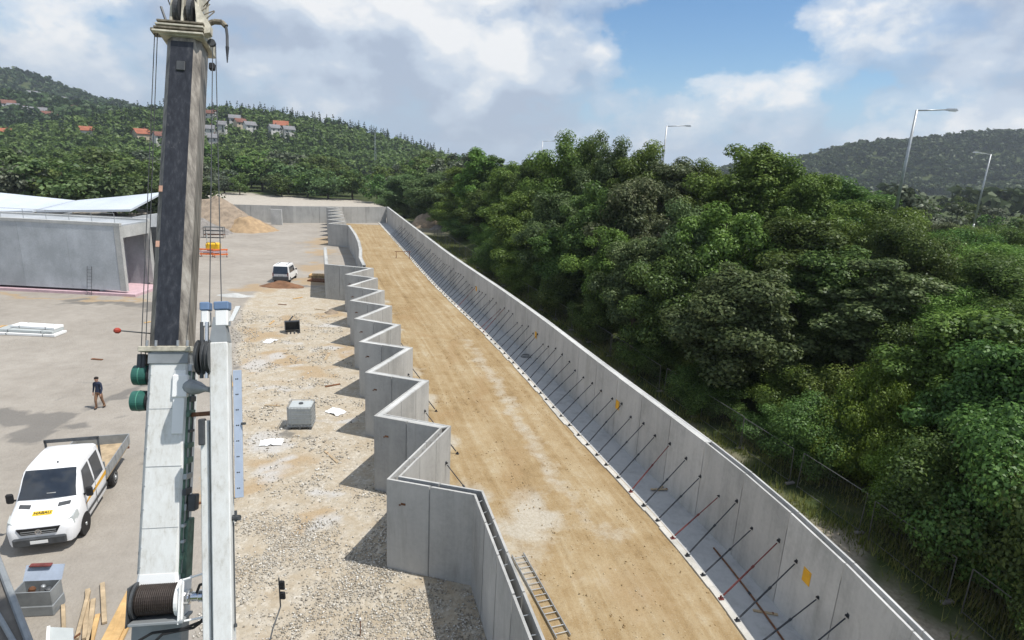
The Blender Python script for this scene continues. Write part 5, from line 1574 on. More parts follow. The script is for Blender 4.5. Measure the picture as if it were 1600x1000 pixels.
# winch
wc = Vector((-7.42, 10.50, 3.78)) + bs * 0.30 + bd * 0.40
def wl(a, prof, name, mat, par=None, n=28):
    m = MB(); m.lathe(wc + bs * a, bs, prof, n); return cbuild(m, name, mat, par)
drum = wl(-0.47, [(0, 0.30)] + [(0.02 + 0.02 * q, 0.318 if q % 2 else 0.305) for q in range(38)] + [(0.80, 0.30)], 'winch_drum', simple('rope_winding', (0.035, 0.026, 0.022), 0.6, 0.2, 0.3, 9))
wl(-0.53, [(0, 0.37), (0.05, 0.37)], 'drum_flange', M_dkgrey, drum)
wl(0.33, [(0, 0.37), (0.06, 0.37), (0.09, 0.26)], 'drum_flange', M_white2, drum)
wl(-0.66, [(0, 0.07), (0.12, 0.07)], 'axle_cap', M_galv, drum)
m = MB(); m.box(wc + bn * 0.05 - bd * 0.40, (1.06, 0.6, 0.06), AX, 0.01); cbuild(m, 'winch_tray', M_grey)
for u in (-0.56, 0.43):
    m = MB(); m.box(wc + bs * u - bd * 0.05, (0.03, 0.7, 0.8), AX, 0.008); cbuild(m, 'winch_cheek', M_white2 if u > 0 else M_dkgrey)
wl(0.45, [(0, 0.16), (0.10, 0.16), (0.12, 0.10), (0.26, 0.10), (0.28, 0.13), (0.36, 0.13)], 'winch_motor', M_chrome, None, 16)
wl(0.82, [(0, 0.12), (0.1, 0.12)], 'motor_cap', M_dkgrey, None, 14)
hoop = [wc + bs * a + bd * b + bn * c for a, b, c in ((0.47, 0.42, 0.25), (0.85, 0.53, 0.3), (1.10, 0.56, 0.32), (1.22, 0.48, 0.32), (1.24, 0.0, 0.32), (1.20, -0.25, 0.32), (1.05, -0.33, 0.3), (0.47, -0.42, 0.25), (0.47, 0.42, 0.25))]
m = MB(); m.path(hoop, 0.022, 8); cbuild(m, 'guard_hoop', M_white2)
for pts in (((0.7, 0.1, 0.1), (0.8, 0.3, 0.25), (0.95, 0.33, 0.3), (1.05, 0.2, 0.3), (1.02, -0.2, 0.3), (0.85, -0.45, 0.25), (0.5, -0.58, 0.2), (-0.1, -0.62, 0.2), (-0.35, -0.75, 0.2), (-0.3, -1.0, 0.2)), ((0.9, -0.1, 0.15), (0.95, -0.4, 0.2), (0.7, -0.58, 0.2), (0.1, -0.66, 0.2), (-0.1, -0.85, 0.2))):
    m = MB(); m.path([wc + bs * a + bd * b + bn * c for a, b, c in pts], 0.028, 7); cbuild(m, 'hydraulic_hose', M_black)
# the upper works are drawn on a larger crane; bring them to the size and distance of this one
K = 0.72
old = CR.location.copy(); CR.location = (-5.2, 5.6, 0)
eye = Vector((0, 0, CAM_H))
def _rescale(o):
    for ch in o.children:
        for v in ch.data.vertices: v.co = eye + (old + v.co - eye) * K - CR.location
        _rescale(ch)
bpy.context.view_layer.update()
_rescale(CR)
# turntable, counterweight and carrier (mostly below the frame)
m = MB(); m.box((-5.1, 6.3, 2.9), (1.7, 2.4, 1.0), ch=0.06); cbuild(m, 'superstructure', M_grey)
m = MB(); m.lathe((-5.1, 5.6, 1.55), (0, 0, 1), [(0, 1.0), (0.85, 1.0)], 32); cbuild(m, 'slew_ring', M_dkgrey)
m = MB(); m.box((-5.1, 4.4, 2.9), (2.4, 1.1, 1.1), ch=0.08); cbuild(m, 'counterweight', M_white)
m = MB(); m.box((-5.1, 5.6, 1.2), (2.6, 11.0, 0.7), ch=0.05); deck = cbuild(m, 'carrier_deck', M_white)
m = MB(); m.box((-5.75, 10.4, 1.75), (1.0, 2.2, 0.5), ch=0.06); cbuild(m, 'carrier_cab_roof', M_dkgrey)
for sx in (-6.2, -4.0):
    for yy_ in (1.6, 3.3, 8.2, 9.8):
        m = MB(); m.lathe((sx - 0.2, yy_, 0.62), (1, 0, 0), [(0, 0.45), (0.04, 0.6), (0.36, 0.6), (0.4, 0.45)], 22); wh = cbuild(m, 'wheel', M_black)
        m = MB(); m.lathe((sx - 0.21, yy_, 0.62), (1, 0, 0), [(0, 0.33), (0.42, 0.33)], 16); cbuild(m, 'rim', M_galv, wh)
m = MB(); m.path([(-5.40, 11.4, 1.9), (-5.42, 12.0, 2.3), (-5.42, 12.5, 2.5), (-5.42, 12.5, 3.35)], 0.018, 6); mr = cbuild(m, 'mirror_arm', M_dkgrey)
m = MB(); m.box((-5.35, 12.5, 3.14), (0.13, 0.07, 0.26), ch=0.025); cbuild(m, 'mirror', M_black, mr)
m = MB(); m.box((-5.35, 12.5, 2.84), (0.14, 0.07, 0.22), ch=0.025); cbuild(m, 'mirror', M_black, mr)

HAZE = 0.00018

# ================================================================== VEHICLES
def wheel(parent, x, y, r, wd, side):
    m = MB(); m.lathe((x - wd / 2, y, r), (1, 0, 0), [(0, r * 0.78), (0.03, r * 0.97), (wd * 0.5, r), (wd - 0.03, r * 0.97), (wd, r * 0.78)], 26)
    w_ = m.build('wheel', M_black, parent)
    m = MB(); xo = x + side * (wd / 2 - 0.02)
    m.lathe((xo, y, r), (side, 0, 0), [(0, r * 0.62), (0.025, r * 0.60), (0.01, r * 0.45), (0.03, r * 0.2), (0.05, r * 0.18)], 20)
    m.build('rim', M_galv, w_)
    return w_

# crew-cab pickup with dropside bed; local -y is the front
VN = empty('pickup_truck', (-16.4, 20.25, 0), math.radians(-159.0) + math.pi, 'white crew cab pickup truck with grey dropside bed at left', 'truck')
VN.rotation_euler = (0, 0, math.radians(18.0))
F0 = -3.2
st = [   # y from the nose, half width low, half width belt, half width top, z low, z belt, z top
    (0.00, 0.74, 0.78, 0.70, 0.38, 0.80, 0.98), (0.08, 0.88, 0.92, 0.80, 0.34, 0.86, 1.08), (0.26, 0.95, 0.98, 0.86, 0.32, 0.96, 1.22), (0.54, 0.97, 0.99, 0.89, 0.34, 1.08, 1.36),
    (0.86, 0.98, 1.00, 0.90, 0.36, 1.20, 1.50), (1.10, 0.98, 1.00, 0.87, 0.36, 1.26, 1.82), (1.36, 0.98, 1.00, 0.84, 0.36, 1.28, 2.16), (1.56, 0.98, 1.00, 0.82, 0.36, 1.28, 2.36),
    (1.95, 0.98, 1.00, 0.81, 0.36, 1.28, 2.43), (2.90, 0.98, 1.00, 0.81, 0.36, 1.28, 2.44), (3.30, 0.98, 1.00, 0.81, 0.36, 1.28, 2.41), (3.36, 0.96, 0.98, 0.78, 0.38, 1.28, 2.36)]
m = MB(); rings = []
for y, wl_, wb, wt, zl, zb, zt in st:
    yy_ = F0 + y
    half = [(wl_ * 0.96, zl), (wl_, zl + 0.12), (wb, zb), (wb * 0.5 + wt * 0.5, zb * 0.45 + zt * 0.55), (wt, zt - 0.07), (wt - 0.09, zt - 0.012), (wt * 0.5, zt + 0.008)]
    ring = [(x, yy_, z) for x, z in half] + [(-x, yy_, z) for x, z in reversed(half)]
    rings.append(ring)
nR = len(rings[0]); vs = [p for r_ in rings for p in r_]
fs = [(k * nR + i, k * nR + (i + 1) % nR, (k + 1) * nR + (i + 1) % nR, (k + 1) * nR + i) for k in range(len(rings) - 1) for i in range(nR)]
fs += [tuple(range(nR)), tuple(range((len(rings) - 1) * nR, len(rings) * nR))]
m.add(vs, fs)
body = m.build('cab_body', simple('van_white_paint', (0.80, 0.81, 0.82), 0.28, 0, 0.02, 1), VN)
me = body.data
me.polygons.foreach_set('use_smooth', [True] * len(me.polygons))
try: me.set_sharp_from_angle(angle=math.radians(38))
except Exception: pass
def surf(y, x_frac_pts): pass
def quad_on(name, pts, mat, parent, off):
    p = [Vector(q) for q in pts]
    n = (p[1] - p[0]).cross(p[2] - p[0]).normalized(); off = Vector(off)
    if n.dot(off) < 0: n = -n
    m = MB(); m.add([q + n * 0.004 for q in p] + [q + n * 0.016 for q in p], [(0, 1, 2, 3), (7, 6, 5, 4), (0, 4, 5, 1), (1, 5, 6, 2), (2, 6, 7, 3), (3, 7, 4, 0)])
    return m.build(name, mat, parent)
def Yl(y): return F0 + y
# windscreen in two facets that follow the bulge, slightly above the body
m = MB()
ws = [(0.90, 0.86, 1.555), (1.10, 0.81, 1.825), (1.36, 0.785, 2.162), (1.53, 0.755, 2.335)]
nw = 8; V_ = []
for y, hw, z in ws:
    for q in range(nw + 1):
        a = -1 + 2 * q / nw
        V_.append((a * hw, Yl(y) + 0.05 * a * a - 0.03, z + 0.028 - 0.02 * a ** 4))
m.add(V_, [(k * (nw + 1) + q, k * (nw + 1) + q + 1, (k + 1) * (nw + 1) + q + 1, (k + 1) * (nw + 1) + q) for k in range(3) for q in range(nw)])
wsd = m.build('windscreen', M_glassd, VN, smooth=True)
for sx in (-1, 1):
    quad_on('side_window', [(sx * 0.988, Yl(1.22), 1.36), (sx * 0.988, Yl(2.16), 1.36), (sx * 0.852, Yl(2.16), 2.22), (sx * 0.862, Yl(1.58), 2.18)], M_glassd, VN, (sx, 0, 0.3))
    quad_on('side_window', [(sx * 0.988, Yl(2.30), 1.36), (sx * 0.988, Yl(3.10), 1.36), (sx * 0.852, Yl(3.08), 2.22), (sx * 0.852, Yl(2.32), 2.22)], M_glassd, VN, (sx, 0, 0.3))
    m = MB(); m.hexa([(sx * 1.003, Yl(1.15), 1.02), (sx * 1.003, Yl(3.34), 1.06), (sx * 1.006, Yl(3.34), 1.06), (sx * 1.006, Yl(1.15), 1.02), (sx * 1.003, Yl(1.45), 1.12), (sx * 1.003, Yl(3.34), 1.23), (sx * 1.006, Yl(3.34), 1.23), (sx * 1.006, Yl(1.45), 1.12)]); m.build('orange_stripe', M_yellow, VN)
    m = MB(); m.hexa([(sx * 0.998, Yl(1.25), 0.60), (sx * 0.998, Yl(3.34), 0.60), (sx * 1.004, Yl(3.34), 0.60), (sx * 1.004, Yl(1.25), 0.60), (sx * 1.002, Yl(1.25), 0.72), (sx * 1.002, Yl(3.34), 0.72), (sx * 1.012, Yl(3.34), 0.72), (sx * 1.012, Yl(1.25), 0.72)]); m.build('rubbing_strip', M_dkgrey, VN)
    for yd in (2.22, ):
        m = MB(); m.box((sx * 1.001, Yl(yd), 1.0), (0.012, 0.012, 1.1)); m.build('door_gap', M_dkgrey, VN)
    m = MB(); m.box((sx * 1.01, Yl(2.05), 1.14), (0.03, 0.16, 0.035), ch=0.008); m.build('door_handle', M_dkgrey, VN)
    m = MB(); m.box((sx * 1.17, Yl(1.16), 1.54), (0.22, 0.12, 0.36), ch=0.04); mi = m.build('mirror', M_black, VN)
    m = MB(); m.tube((sx * 0.98, Yl(1.22), 1.42), (sx * 1.10, Yl(1.18), 1.46), 0.035); m.build('mirror_arm', M_black, mi)
    # headlight wrapping the corner
    m = MB(); m.hexa([(sx * 0.62, Yl(0.08) - 0.03, 0.86), (sx * 0.97, Yl(0.26) - 0.06, 0.92), (sx * 1.01, Yl(0.54), 1.04), (sx * 0.74, Yl(0.24), 1.0), (sx * 0.64, Yl(0.09) - 0.02, 1.06), (sx * 0.93, Yl(0.30) - 0.05, 1.16), (sx * 0.965, Yl(0.56), 1.26), (sx * 0.76, Yl(0.28), 1.14)]); m.build('headlight', M_ibc, VN)
    wheel(VN, sx * 0.87, Yl(1.02), 0.36, 0.22, sx); wheel(VN, sx * 0.87, Yl(4.32), 0.36, 0.24, sx)
    m = MB(); m.lathe((sx * 0.93, Yl(1.02), 0.37), (sx, 0, 0), [(0, 0.43), (0.062, 0.42)], 26); m.build('wheel_arch', M_black, VN)
    m = MB(); m.hexa([(sx * 0.40, Yl(0.58), 1.375), (sx * 0.74, Yl(0.66), 1.40), (sx * 0.74, Yl(0.78), 1.45), (sx * 0.40, Yl(0.72), 1.44), (sx * 0.40, Yl(0.58), 1.405), (sx * 0.74, Yl(0.66), 1.43), (sx * 0.74, Yl(0.78), 1.485), (sx * 0.40, Yl(0.72), 1.47)]); m.build('bonnet_vent', M_dkgrey, VN)
m = MB(); m.box((0, Yl(-0.02), 0.52), (1.52, 0.12, 0.30), ch=0.04); m.build('bumper', M_dkgrey, VN)
m = MB(); m.hexa([(-0.50, Yl(-0.03), 0.78), (0.50, Yl(-0.02), 0.78), (0.50, Yl(0.1), 0.78), (-0.50, Yl(0.1), 0.78), (-0.62, Yl(0.0) - 0.02, 1.0), (0.62, Yl(0.0) - 0.02, 1.0), (0.62, Yl(0.12), 1.0), (-0.62, Yl(0.12), 1.0)]); gr = m.build('grille', M_black, VN)
for z in (0.83, 0.90):
    m = MB(); m.box((0, Yl(-0.03), z), (1.0, 0.025, 0.018)); m.build('grille_bar', M_galv, gr)
m = MB(); m.lathe((0, Yl(-0.035), 0.87), (0, -1, 0), [(0, 0.095), (0.015, 0.095), (0.015, 0.078), (0.0, 0.078)], 20); em = m.build('emblem', M_chrome, gr)
for a in range(3):
    an = math.pi / 2 + a * 2.094; m = MB(); m.tube((0, Yl(-0.045), 0.87), (0.082 * math.cos(an), Yl(-0.045), 0.87 + 0.082 * math.sin(an)), 0.009, n=5); m.build('emblem_spoke', M_chrome, em)
m = MB(); m.box((0, Yl(-0.09), 0.52), (0.50, 0.012, 0.11)); m.build('number_plate', M_white2, VN)
# bonnet badge with lettering
bc = Vector((0.02, Yl(0.40), 1.303)); bxv = Vector((1, 0, 0)); byv = Vector((0, 0.28, 0.14)).normalized(); bzv = bxv.cross(byv)
m = MB(); m.box(bc + bzv * 0.006, (0.56, 0.17, 0.012), (bxv, byv, bzv)); bd_ = m.build('bonnet_badge', simple('badge_yellow', (0.75, 0.50, 0.03), 0.5, 0, 0.03), VN)
tcu = bpy.data.curves.new('lettering', 'FONT'); tcu.body = 'HABAU'; tcu.size = 0.15; tcu.align_x = 'CENTER'; tcu.align_y = 'CENTER'; tcu.extrude = 0.003; tcu.offset = 0.004
to = bpy.data.objects.new('lettering_tmp', tcu); COL.objects.link(to)
dg = bpy.context.evaluated_depsgraph_get(); tm = bpy.data.meshes.new_from_object(to.evaluated_get(dg)); bpy.data.objects.remove(to)
tm.materials.clear(); tm.materials.append(M_black)
lo = bpy.data.objects.new('lettering', tm); COL.objects.link(lo); lo.parent = bd_
lo.matrix_local = Matrix.Translation(bc + bzv * 0.014) @ Matrix((bxv, byv, bzv)).transposed().to_4x4()
m = MB(); m.tube((0.1, Yl(1.85), 2.40), (0.1, Yl(1.85), 2.47), 0.03); m.build('roof_aerial', M_dkgrey, VN)
m = MB(); m.box((0.12, Yl(0.98), 1.70), (0.26, 0.03, 0.06)); m.build('dashboard_papers', M_cap, VN)
# bed
m = MB(); m.box((0, Yl(4.95), 0.80), (1.96, 3.06, 0.10)); m.build('bed_floor', M_wood2, VN)
m = MB(); m.box((0, Yl(4.95), 0.62), (0.7, 3.0, 0.22)); m.build('chassis_rail', M_black, VN)
for sx in (-1, 1):
    m = MB(); m.box((sx * 0.99, Yl(4.95), 1.05), (0.035, 3.06, 0.42), ch=0.008); sd_ = m.build('side_board', M_galv, VN)
    for q in range(4):
        m = MB(); m.box((sx * 1.012, Yl(3.7 + q * 0.84), 1.05), (0.014, 0.05, 0.40)); m.build('side_rib', M_grey, sd_)
    m = MB(); m.box((sx * 0.86, Yl(6.40), 0.66), (0.22, 0.05, 0.1)); m.build('tail_light', M_steel_rd, VN)
m = MB(); m.box((0, Yl(6.50), 1.05), (1.98, 0.035, 0.42), ch=0.008); m.build('tailgate', M_grey, VN)
m = MB(); m.box((0, Yl(3.43), 1.18), (1.96, 0.04, 0.70), ch=0.008); m.build('headboard', M_grey, VN)
for sx in (-0.85, 0.85):
    m = MB(); m.box((sx, Yl(3.46), 1.68), (0.06, 0.06, 1.82)); m.build('rack_post', M_dkgrey, VN)
m = MB(); m.box((0, Yl(3.46), 2.54), (1.78, 0.06, 0.12)); m.build('rack_bar', M_dkgrey, VN)

# small car seen from behind far back
C2 = empty('parked_car', (-24.9, 63.6, 0), math.radians(6), 'small white van with dark rear window parked in the middle distance', 'car')
prof = [(-1.75, 0.35), (-1.8, 0.9), (-1.62, 1.78), (-1.4, 1.86), (0.4, 1.84), (0.95, 1.25), (1.75, 1.0), (1.85, 0.5), (1.8, 0.35)]
m = MB(); nP = len(prof)
L_ = [(-0.84 + 0.10 * max(0, (z - 0.95)) / 0.9, y, z) for y, z in prof]; R__ = [(-x, y, z) for x, y, z in L_]
m.add(L_ + R__, [tuple(range(nP)), tuple(range(2 * nP - 1, nP - 1, -1))] + [(i, (i + 1) % nP, nP + (i + 1) % nP, nP + i) for i in range(nP)])
m.build('body', M_white2, C2)
m = MB(); m.hexa([(-0.78, -1.83, 0.98), (0.78, -1.83, 0.98), (0.78, -1.74, 0.98), (-0.78, -1.74, 0.98), (-0.70, -1.655, 1.76), (0.70, -1.655, 1.76), (0.70, -1.58, 1.76), (-0.70, -1.58, 1.76)]); m.build('rear_window', M_glassd, C2)
m = MB(); m.box((0, -1.83, 0.50), (1.64, 0.14, 0.42), ch=0.03); m.build('bumper', M_dkgrey, C2)
m = MB(); m.box((0, -1.82, 0.78), (0.52, 0.02, 0.12)); m.build('number_plate', M_ibc, C2)
for sx in (-1, 1):
    m = MB(); m.box((sx * 0.76, -1.79, 0.92), (0.12, 0.06, 0.36)); m.build('tail_light', M_steel_rd, C2)
    m = MB(); m.hexa([(sx * 0.845, -1.3, 1.05), (sx * 0.845, 0.7, 1.05), (sx * 0.85, 0.7, 1.05), (sx * 0.85, -1.3, 1.05), (sx * 0.775, -1.3, 1.66), (sx * 0.775, 0.35, 1.66), (sx * 0.785, 0.35, 1.66), (sx * 0.785, -1.3, 1.66)]); m.build('side_window', M_glassd, C2)
    m = MB(); m.box((sx * 0.98, 0.75, 1.12), (0.18, 0.08, 0.16), ch=0.02); m.build('mirror', M_black, C2)
    wheel(C2, sx * 0.76, -1.15, 0.31, 0.19, sx); wheel(C2, sx * 0.76, 1.2, 0.31, 0.19, sx)
for sx in (-0.5, 0.5):
    m = MB(); m.tube((sx, -1.3, 1.90), (sx, 0.3, 1.90), 0.025); m.build('roof_rail', M_dkgrey, C2)

# ================================================================== SITE MATERIALS
# IBC tank on a pallet
IB = empty('ibc_tank', (-10.46, 27.95, 0.0), math.radians(8), 'caged white plastic liquid tank on a pallet on the gravel', 'tank')
m = MB(); m.box((0, 0, 0.72), (1.12, 0.94, 0.98), ch=0.06); tk = m.build('tank', M_ibc, IB)
m = MB(); m.lathe((0, 0, 1.21), (0, 0, 1), [(0, 0.11), (0.05, 0.11)], 16); m.build('cap', M_dkgrey, tk)
for q in range(8):
    x = -0.56 + 0.16 * q
    for sy in (-0.49, 0.49):
        m = MB(); m.tube((x, sy, 0.16), (x, sy, 1.22), 0.011, n=5); m.build('cage_bar', M_galv, IB)
for q in range(7):
    y = -0.47 + 0.157 * q
    for sx in (-0.585, 0.585):
        m = MB(); m.tube((sx, y, 0.16), (sx, y, 1.22), 0.011, n=5); m.build('cage_bar', M_galv, IB)
for z in (0.22, 0.42, 0.62, 0.82, 1.02, 1.22):
    m = MB(); m.path([(-0.59, -0.50, z), (0.59, -0.50, z), (0.59, 0.50, z), (-0.59, 0.50, z), (-0.59, -0.50, z)], 0.012, 5); m.build('cage_ring', M_galv, IB)
for x in (-0.5, 0.0, 0.5):
    m = MB(); m.box((x, 0, 0.07), (0.12, 1.0, 0.13)); m.build('pallet_runner', M_dkgrey, IB)
m = MB(); m.box((0, 0, 0.155), (1.2, 1.0, 0.03)); m.build('pallet_deck', M_grey, IB)

# white sheets stacked at the left edge
g6 = random.Random(6)
for i, (x, y, z, L, wd, rz, mt, lab) in enumerate([
    (-34.4, 40.6, 0.0, 4.2, 1.25, 0.03, M_white2, 'lowest white insulation sheet of the stack at the left edge'),
    (-34.5, 40.75, 0.19, 3.9, 1.2, 0.01, M_ibc, 'middle white insulation sheet of the stack at the left edge'),
    (-34.2, 41.0, 0.38, 3.2, 0.9, -0.03, M_white2, 'topmost white insulation sheet of the stack at the left edge'),
    (-36.6, 41.2, 0.0, 1.4, 1.3, 0.2, M_wood, 'orange timber board beside the white sheets at the left edge')]):
    o = empty('stacked_sheet', (x, y, z), rz, lab, 'sheet', 'stack at the left edge')
    m = MB(); m.box((0, 0, 0.10), (L, wd, 0.16), ch=0.01); m.build('sheet', mt, o)
    for sx in (-0.3, 0.3):
        m = MB(); m.box((sx * L, 0, 0.1), (0.04, wd + 0.008, 0.17)); m.build('strap', M_dkgrey, o)

# lumber in the lower left
lum = [((-11.25, 14.3), (-12.4, 15.9), 0.10, 0.05), ((-11.4, 13.7), (-12.65, 15.6), 0.10, 0.05), ((-11.55, 13.6), (-12.5, 15.45), 0.08, 0.12), ((-11.1, 13.4), (-12.2, 15.2), 0.10, 0.05), ((-11.9, 13.6), (-12.9, 14.9), 0.08, 0.05),
       ((-10.35, 13.3), (-11.0, 15.7), 0.16, 0.06), ((-10.15, 13.3), (-10.75, 15.5), 0.16, 0.06), ((-9.95, 13.2), (-10.5, 15.3), 0.16, 0.06), ((-10.05, 13.3), (-10.6, 15.35), 0.14, 0.13), ((-10.6, 13.2), (-11.3, 14.6), 0.10, 0.05)]
for i, ((x0_, y0_), (x1_, y1_), wd, z) in enumerate(lum):
    L = math.hypot(x1_ - x0_, y1_ - y0_)
    o = empty('timber_beam', ((x0_ + x1_) / 2 - (0.45 if i > 4 else 0.1), (y0_ + y1_) / 2, z - 0.045), math.atan2(y1_ - y0_, x1_ - x0_), '%s timber on the ground by the winch, %s from the left' % ('yellow squared' if i > 4 else 'pale weathered', ordinal(i + 1)), 'timber', 'timber lying by the crane')
    m = MB(); m.box((0, 0, 0.045), (L, wd * 1.25, 0.08), ch=0.006); m.build('beam', M_wood if i > 4 else M_wood2, o)
    m = MB(); m.box((L * 0.5 + 0.001, 0, 0.045), (0.004, wd * 0.8, 0.06)); m.build('end_grain', M_wood, o)
# service rig with sloped deck in the lower-left corner
SR = empty('service_trailer', (-12.6, 11.6, 0), label='grey service trailer with sloped deck and tool box at the lower left corner', cat='trailer')
def sbuild(m, n_, mt, par=None): return m.build(n_, mt, par or SR, world=True)
m = MB(); m.hexa([(-16.5, 12.0, 1.2), (-11.2, 9.6, 1.2), (-10.6, 11.1, 1.2), (-14.5, 14.6, 1.2), (-16.5, 12.0, 1.92), (-11.2, 9.6, 1.92), (-10.6, 11.1, 1.92), (-14.5, 14.6, 1.92)]); sbuild(m, 'deck', simple('brown_grey_deck', (0.17, 0.155, 0.135), 0.7, 0.1, 0.2, 2))
m = MB(); m.tube((-10.7, 11.25, 1.98), (-14.5, 14.65, 1.98), 0.085, n=8); sbuild(m, 'edge_rail', M_grey)
m = MB(); m.tube((-11.1, 11.3, 2.02), (-14.9, 14.2, 2.02), 0.06, n=8); sbuild(m, 'edge_rail', M_grey)
for yy_ in (10.6, 12.4):
    for sx in (-15.2, -11.6):
        m = MB(); m.lathe((sx - 0.15, yy_, 0.5), (1, 0, 0), [(0, 0.4), (0.03, 0.5), (0.27, 0.5), (0.3, 0.4)], 20); sbuild(m, 'wheel', M_black)
tb = empty('tool_box', (-13.55, 14.75, 0.62), 0.15, 'open blue grey tool box with a red cloth below the pickup truck', 'tool box')
m = MB(); m.box((0, 0, -0.25), (1.0, 0.55, 0.06)); m.box((0, 0.26, -0.02), (1.0, 0.03, 0.42)); m.box((0, -0.26, -0.02), (1.0, 0.03, 0.42)); m.box((-0.49, 0, -0.02), (0.03, 0.49, 0.42)); m.box((0.49, 0, -0.02), (0.03, 0.49, 0.42)); m.build('box', M_grey, tb)
m = MB(); m.hexa([(-0.52, 0.25, 0.19), (0.52, 0.25, 0.19), (0.52, 0.28, 0.19), (-0.52, 0.28, 0.19), (-0.52, 0.50, 0.55), (0.52, 0.50, 0.55), (0.52, 0.53, 0.53), (-0.52, 0.53, 0.53)]); m.build('lid', M_ltblue, tb)
m = MB(); m.box((-0.1, 0.46, 0.57), (0.6, 0.16, 0.05), ch=0.02); m.build('red_cloth', M_steel_rd, tb)
for i, (x, y, r_) in enumerate(((-0.25, 0, 0.09), (0.0, 0.08, 0.07), (0.22, -0.05, 0.1))):
    m = MB(); m.lathe((x, y, -0.2), (0.3, 0.2, 1), [(0, r_), (0.3, r_), (0.34, r_ * 0.5)], 12); m.build('tool', [M_rust, M_galv, M_dkgrey][i], tb)
m = MB(); m.box((0, 0, -0.45), (1.04, 0.6, 0.34), ch=0.02); m.build('plinth', M_grey, tb)
wcab = empty('steel_cabinet', (-11.35, 12.75, 0), 0.62, 'white steel cabinet with pale sloping lid at the lower left', 'cabinet')
m = MB(); m.box((0, -0.2, 0.4), (0.5, 1.3, 0.8), ch=0.02); m.build('body', M_ltblue, wcab)
m = MB(); m.hexa([(-0.26, -0.86, 0.8), (0.26, -0.86, 0.8), (0.26, 0.46, 0.8), (-0.26, 0.46, 0.8), (-0.26, -0.86, 1.05), (-0.2, -0.86, 1.05), (-0.2, 0.46, 1.05), (-0.26, 0.46, 1.05)]); m.build('lid', M_ibc, wcab)
m = MB(); m.box((-0.24, -0.2, 1.07), (0.07, 1.34, 0.05)); m.build('edge_trim', M_white2, wcab)
m = MB(); m.tube((0.24, 0.3, 0.6), (0.4, 0.35, 0.65), 0.03); m.build('valve', M_rust, wcab)

# stake in the gravel
stk = empty('marker_stake', (-3.95, 14.35, 0), 0, 'thin red topped marker stake in the gravel at the bottom edge', 'stake')
m = MB(); m.tube((0, 0, -0.1), (0.02, 0, 0.55), 0.018, n=6); m.build('stake', M_rust, stk)
m = MB(); m.tube((0.02, 0, 0.55), (0.022, 0, 0.62), 0.026, n=6); m.build('cap', M_white2, stk)

gq = random.Random(31)
kinds = [('weathered', M_wood2), ('pale', M_wood), ('rusty brown', M_rust)]
spots = [(-12.9, 30.2), (-16.4, 33.0), (-12.2, 20.3), (-8.0, 24.8), (-19.5, 46.5), (-21.0, 52.6), (-17.2, 51.5), (-20.6, 55.4), (-10.6, 33.6), (-12.6, 38.9), (-28.5, 45.0), (-26.5, 36.0)]
for i, (x, y) in enumerate(spots):
    kn_, mt = kinds[i % 3]
    plank((x, y, 0.01), gq.uniform(0, 3.1), gq.uniform(0.7, 1.7), gq.uniform(0.09, 0.2), 0.045, mt, '%s offcut board lying on the yard, %s of those around the tank' % (kn_, ordinal(i + 1)), 'offcut_board')
for i, (x, y, l_) in enumerate([(-9.3, 29.8, 'nearest pale plastic sheet crumpled on the gravel by the zigzag wall'), (-17.6, 41.6, 'pale plastic sheet crumpled on the gravel past the grab bucket'), (-11.2, 25.9, 'crumpled pale plastic sheet in front of the caged tank')]):
    o = empty('plastic_sheet', (x, y, 0.02), gq.uniform(0, 3), l_, 'plastic sheet')
    V_ = []; 
    for a in range(9):
        for b in range(7): V_.append(((a - 4) * 0.13 + gq.uniform(-.03, .03), (b - 3) * 0.11 + gq.uniform(-.03, .03), gq.uniform(0, 0.12) * (1 - ((a - 4) / 4.5) ** 2)))
    m = MB(); m.add(V_, [(a * 7 + b, a * 7 + b + 1, a * 7 + b + 8, a * 7 + b + 7) for a in range(8) for b in range(6)]); m.build('sheet', M_white2, o)

# black bin-like grab lying on the gravel
GB = empty('grab_bucket', (-17.0, 44.3, 0), 0.4, 'dark steel grab bucket lying on the gravel', 'bucket')
for sx in (-1, 1):
    m = MB(); m.extrude([(sx * 0.55, -0.5, 0.0), (sx * 0.55, 0.55, 0.0), (sx * 0.55, 0.35, 0.85), (sx * 0.55, -0.25, 0.95)], (-sx * 0.05, 0, 0)); m.build('side_plate', M_dkgrey, GB)
m = MB(); m.hexa([(-0.5, 0.5, 0.02), (0.5, 0.5, 0.02), (0.5, 0.55, 0.02), (-0.5, 0.55, 0.02), (-0.5, 0.28, 0.84), (0.5, 0.28, 0.84), (0.5, 0.35, 0.84), (-0.5, 0.35, 0.84)]); m.build('back_plate', M_dkgrey, GB)
m = MB(); m.hexa([(-0.5, -0.3, 0.86), (0.5, -0.3, 0.86), (0.5, 0.3, 0.80), (-0.5, 0.3, 0.80), (-0.5, -0.3, 0.92), (0.5, -0.3, 0.92), (0.5, 0.3, 0.85), (-0.5, 0.3, 0.85)]); m.build('top_plate', M_steel_dk, GB)
for q in range(4):
    m = MB(); m.hexa([(-0.45 + 0.27 * q, -0.62, 0.0), (-0.38 + 0.27 * q, -0.62, 0.0), (-0.36 + 0.27 * q, -0.3, 0.0), (-0.47 + 0.27 * q, -0.3, 0.0), (-0.45 + 0.27 * q, -0.62, 0.03), (-0.38 + 0.27 * q, -0.62, 0.03), (-0.36 + 0.27 * q, -0.3, 0.07), (-0.47 + 0.27 * q, -0.3, 0.07)]); m.build('tooth', M_steel_dk, GB)
m = MB(); m.tube((-0.2, 0, 0.9), (0.1, 0.1, 1.25), 0.05); m.build('lug', M_dkgrey, GB)

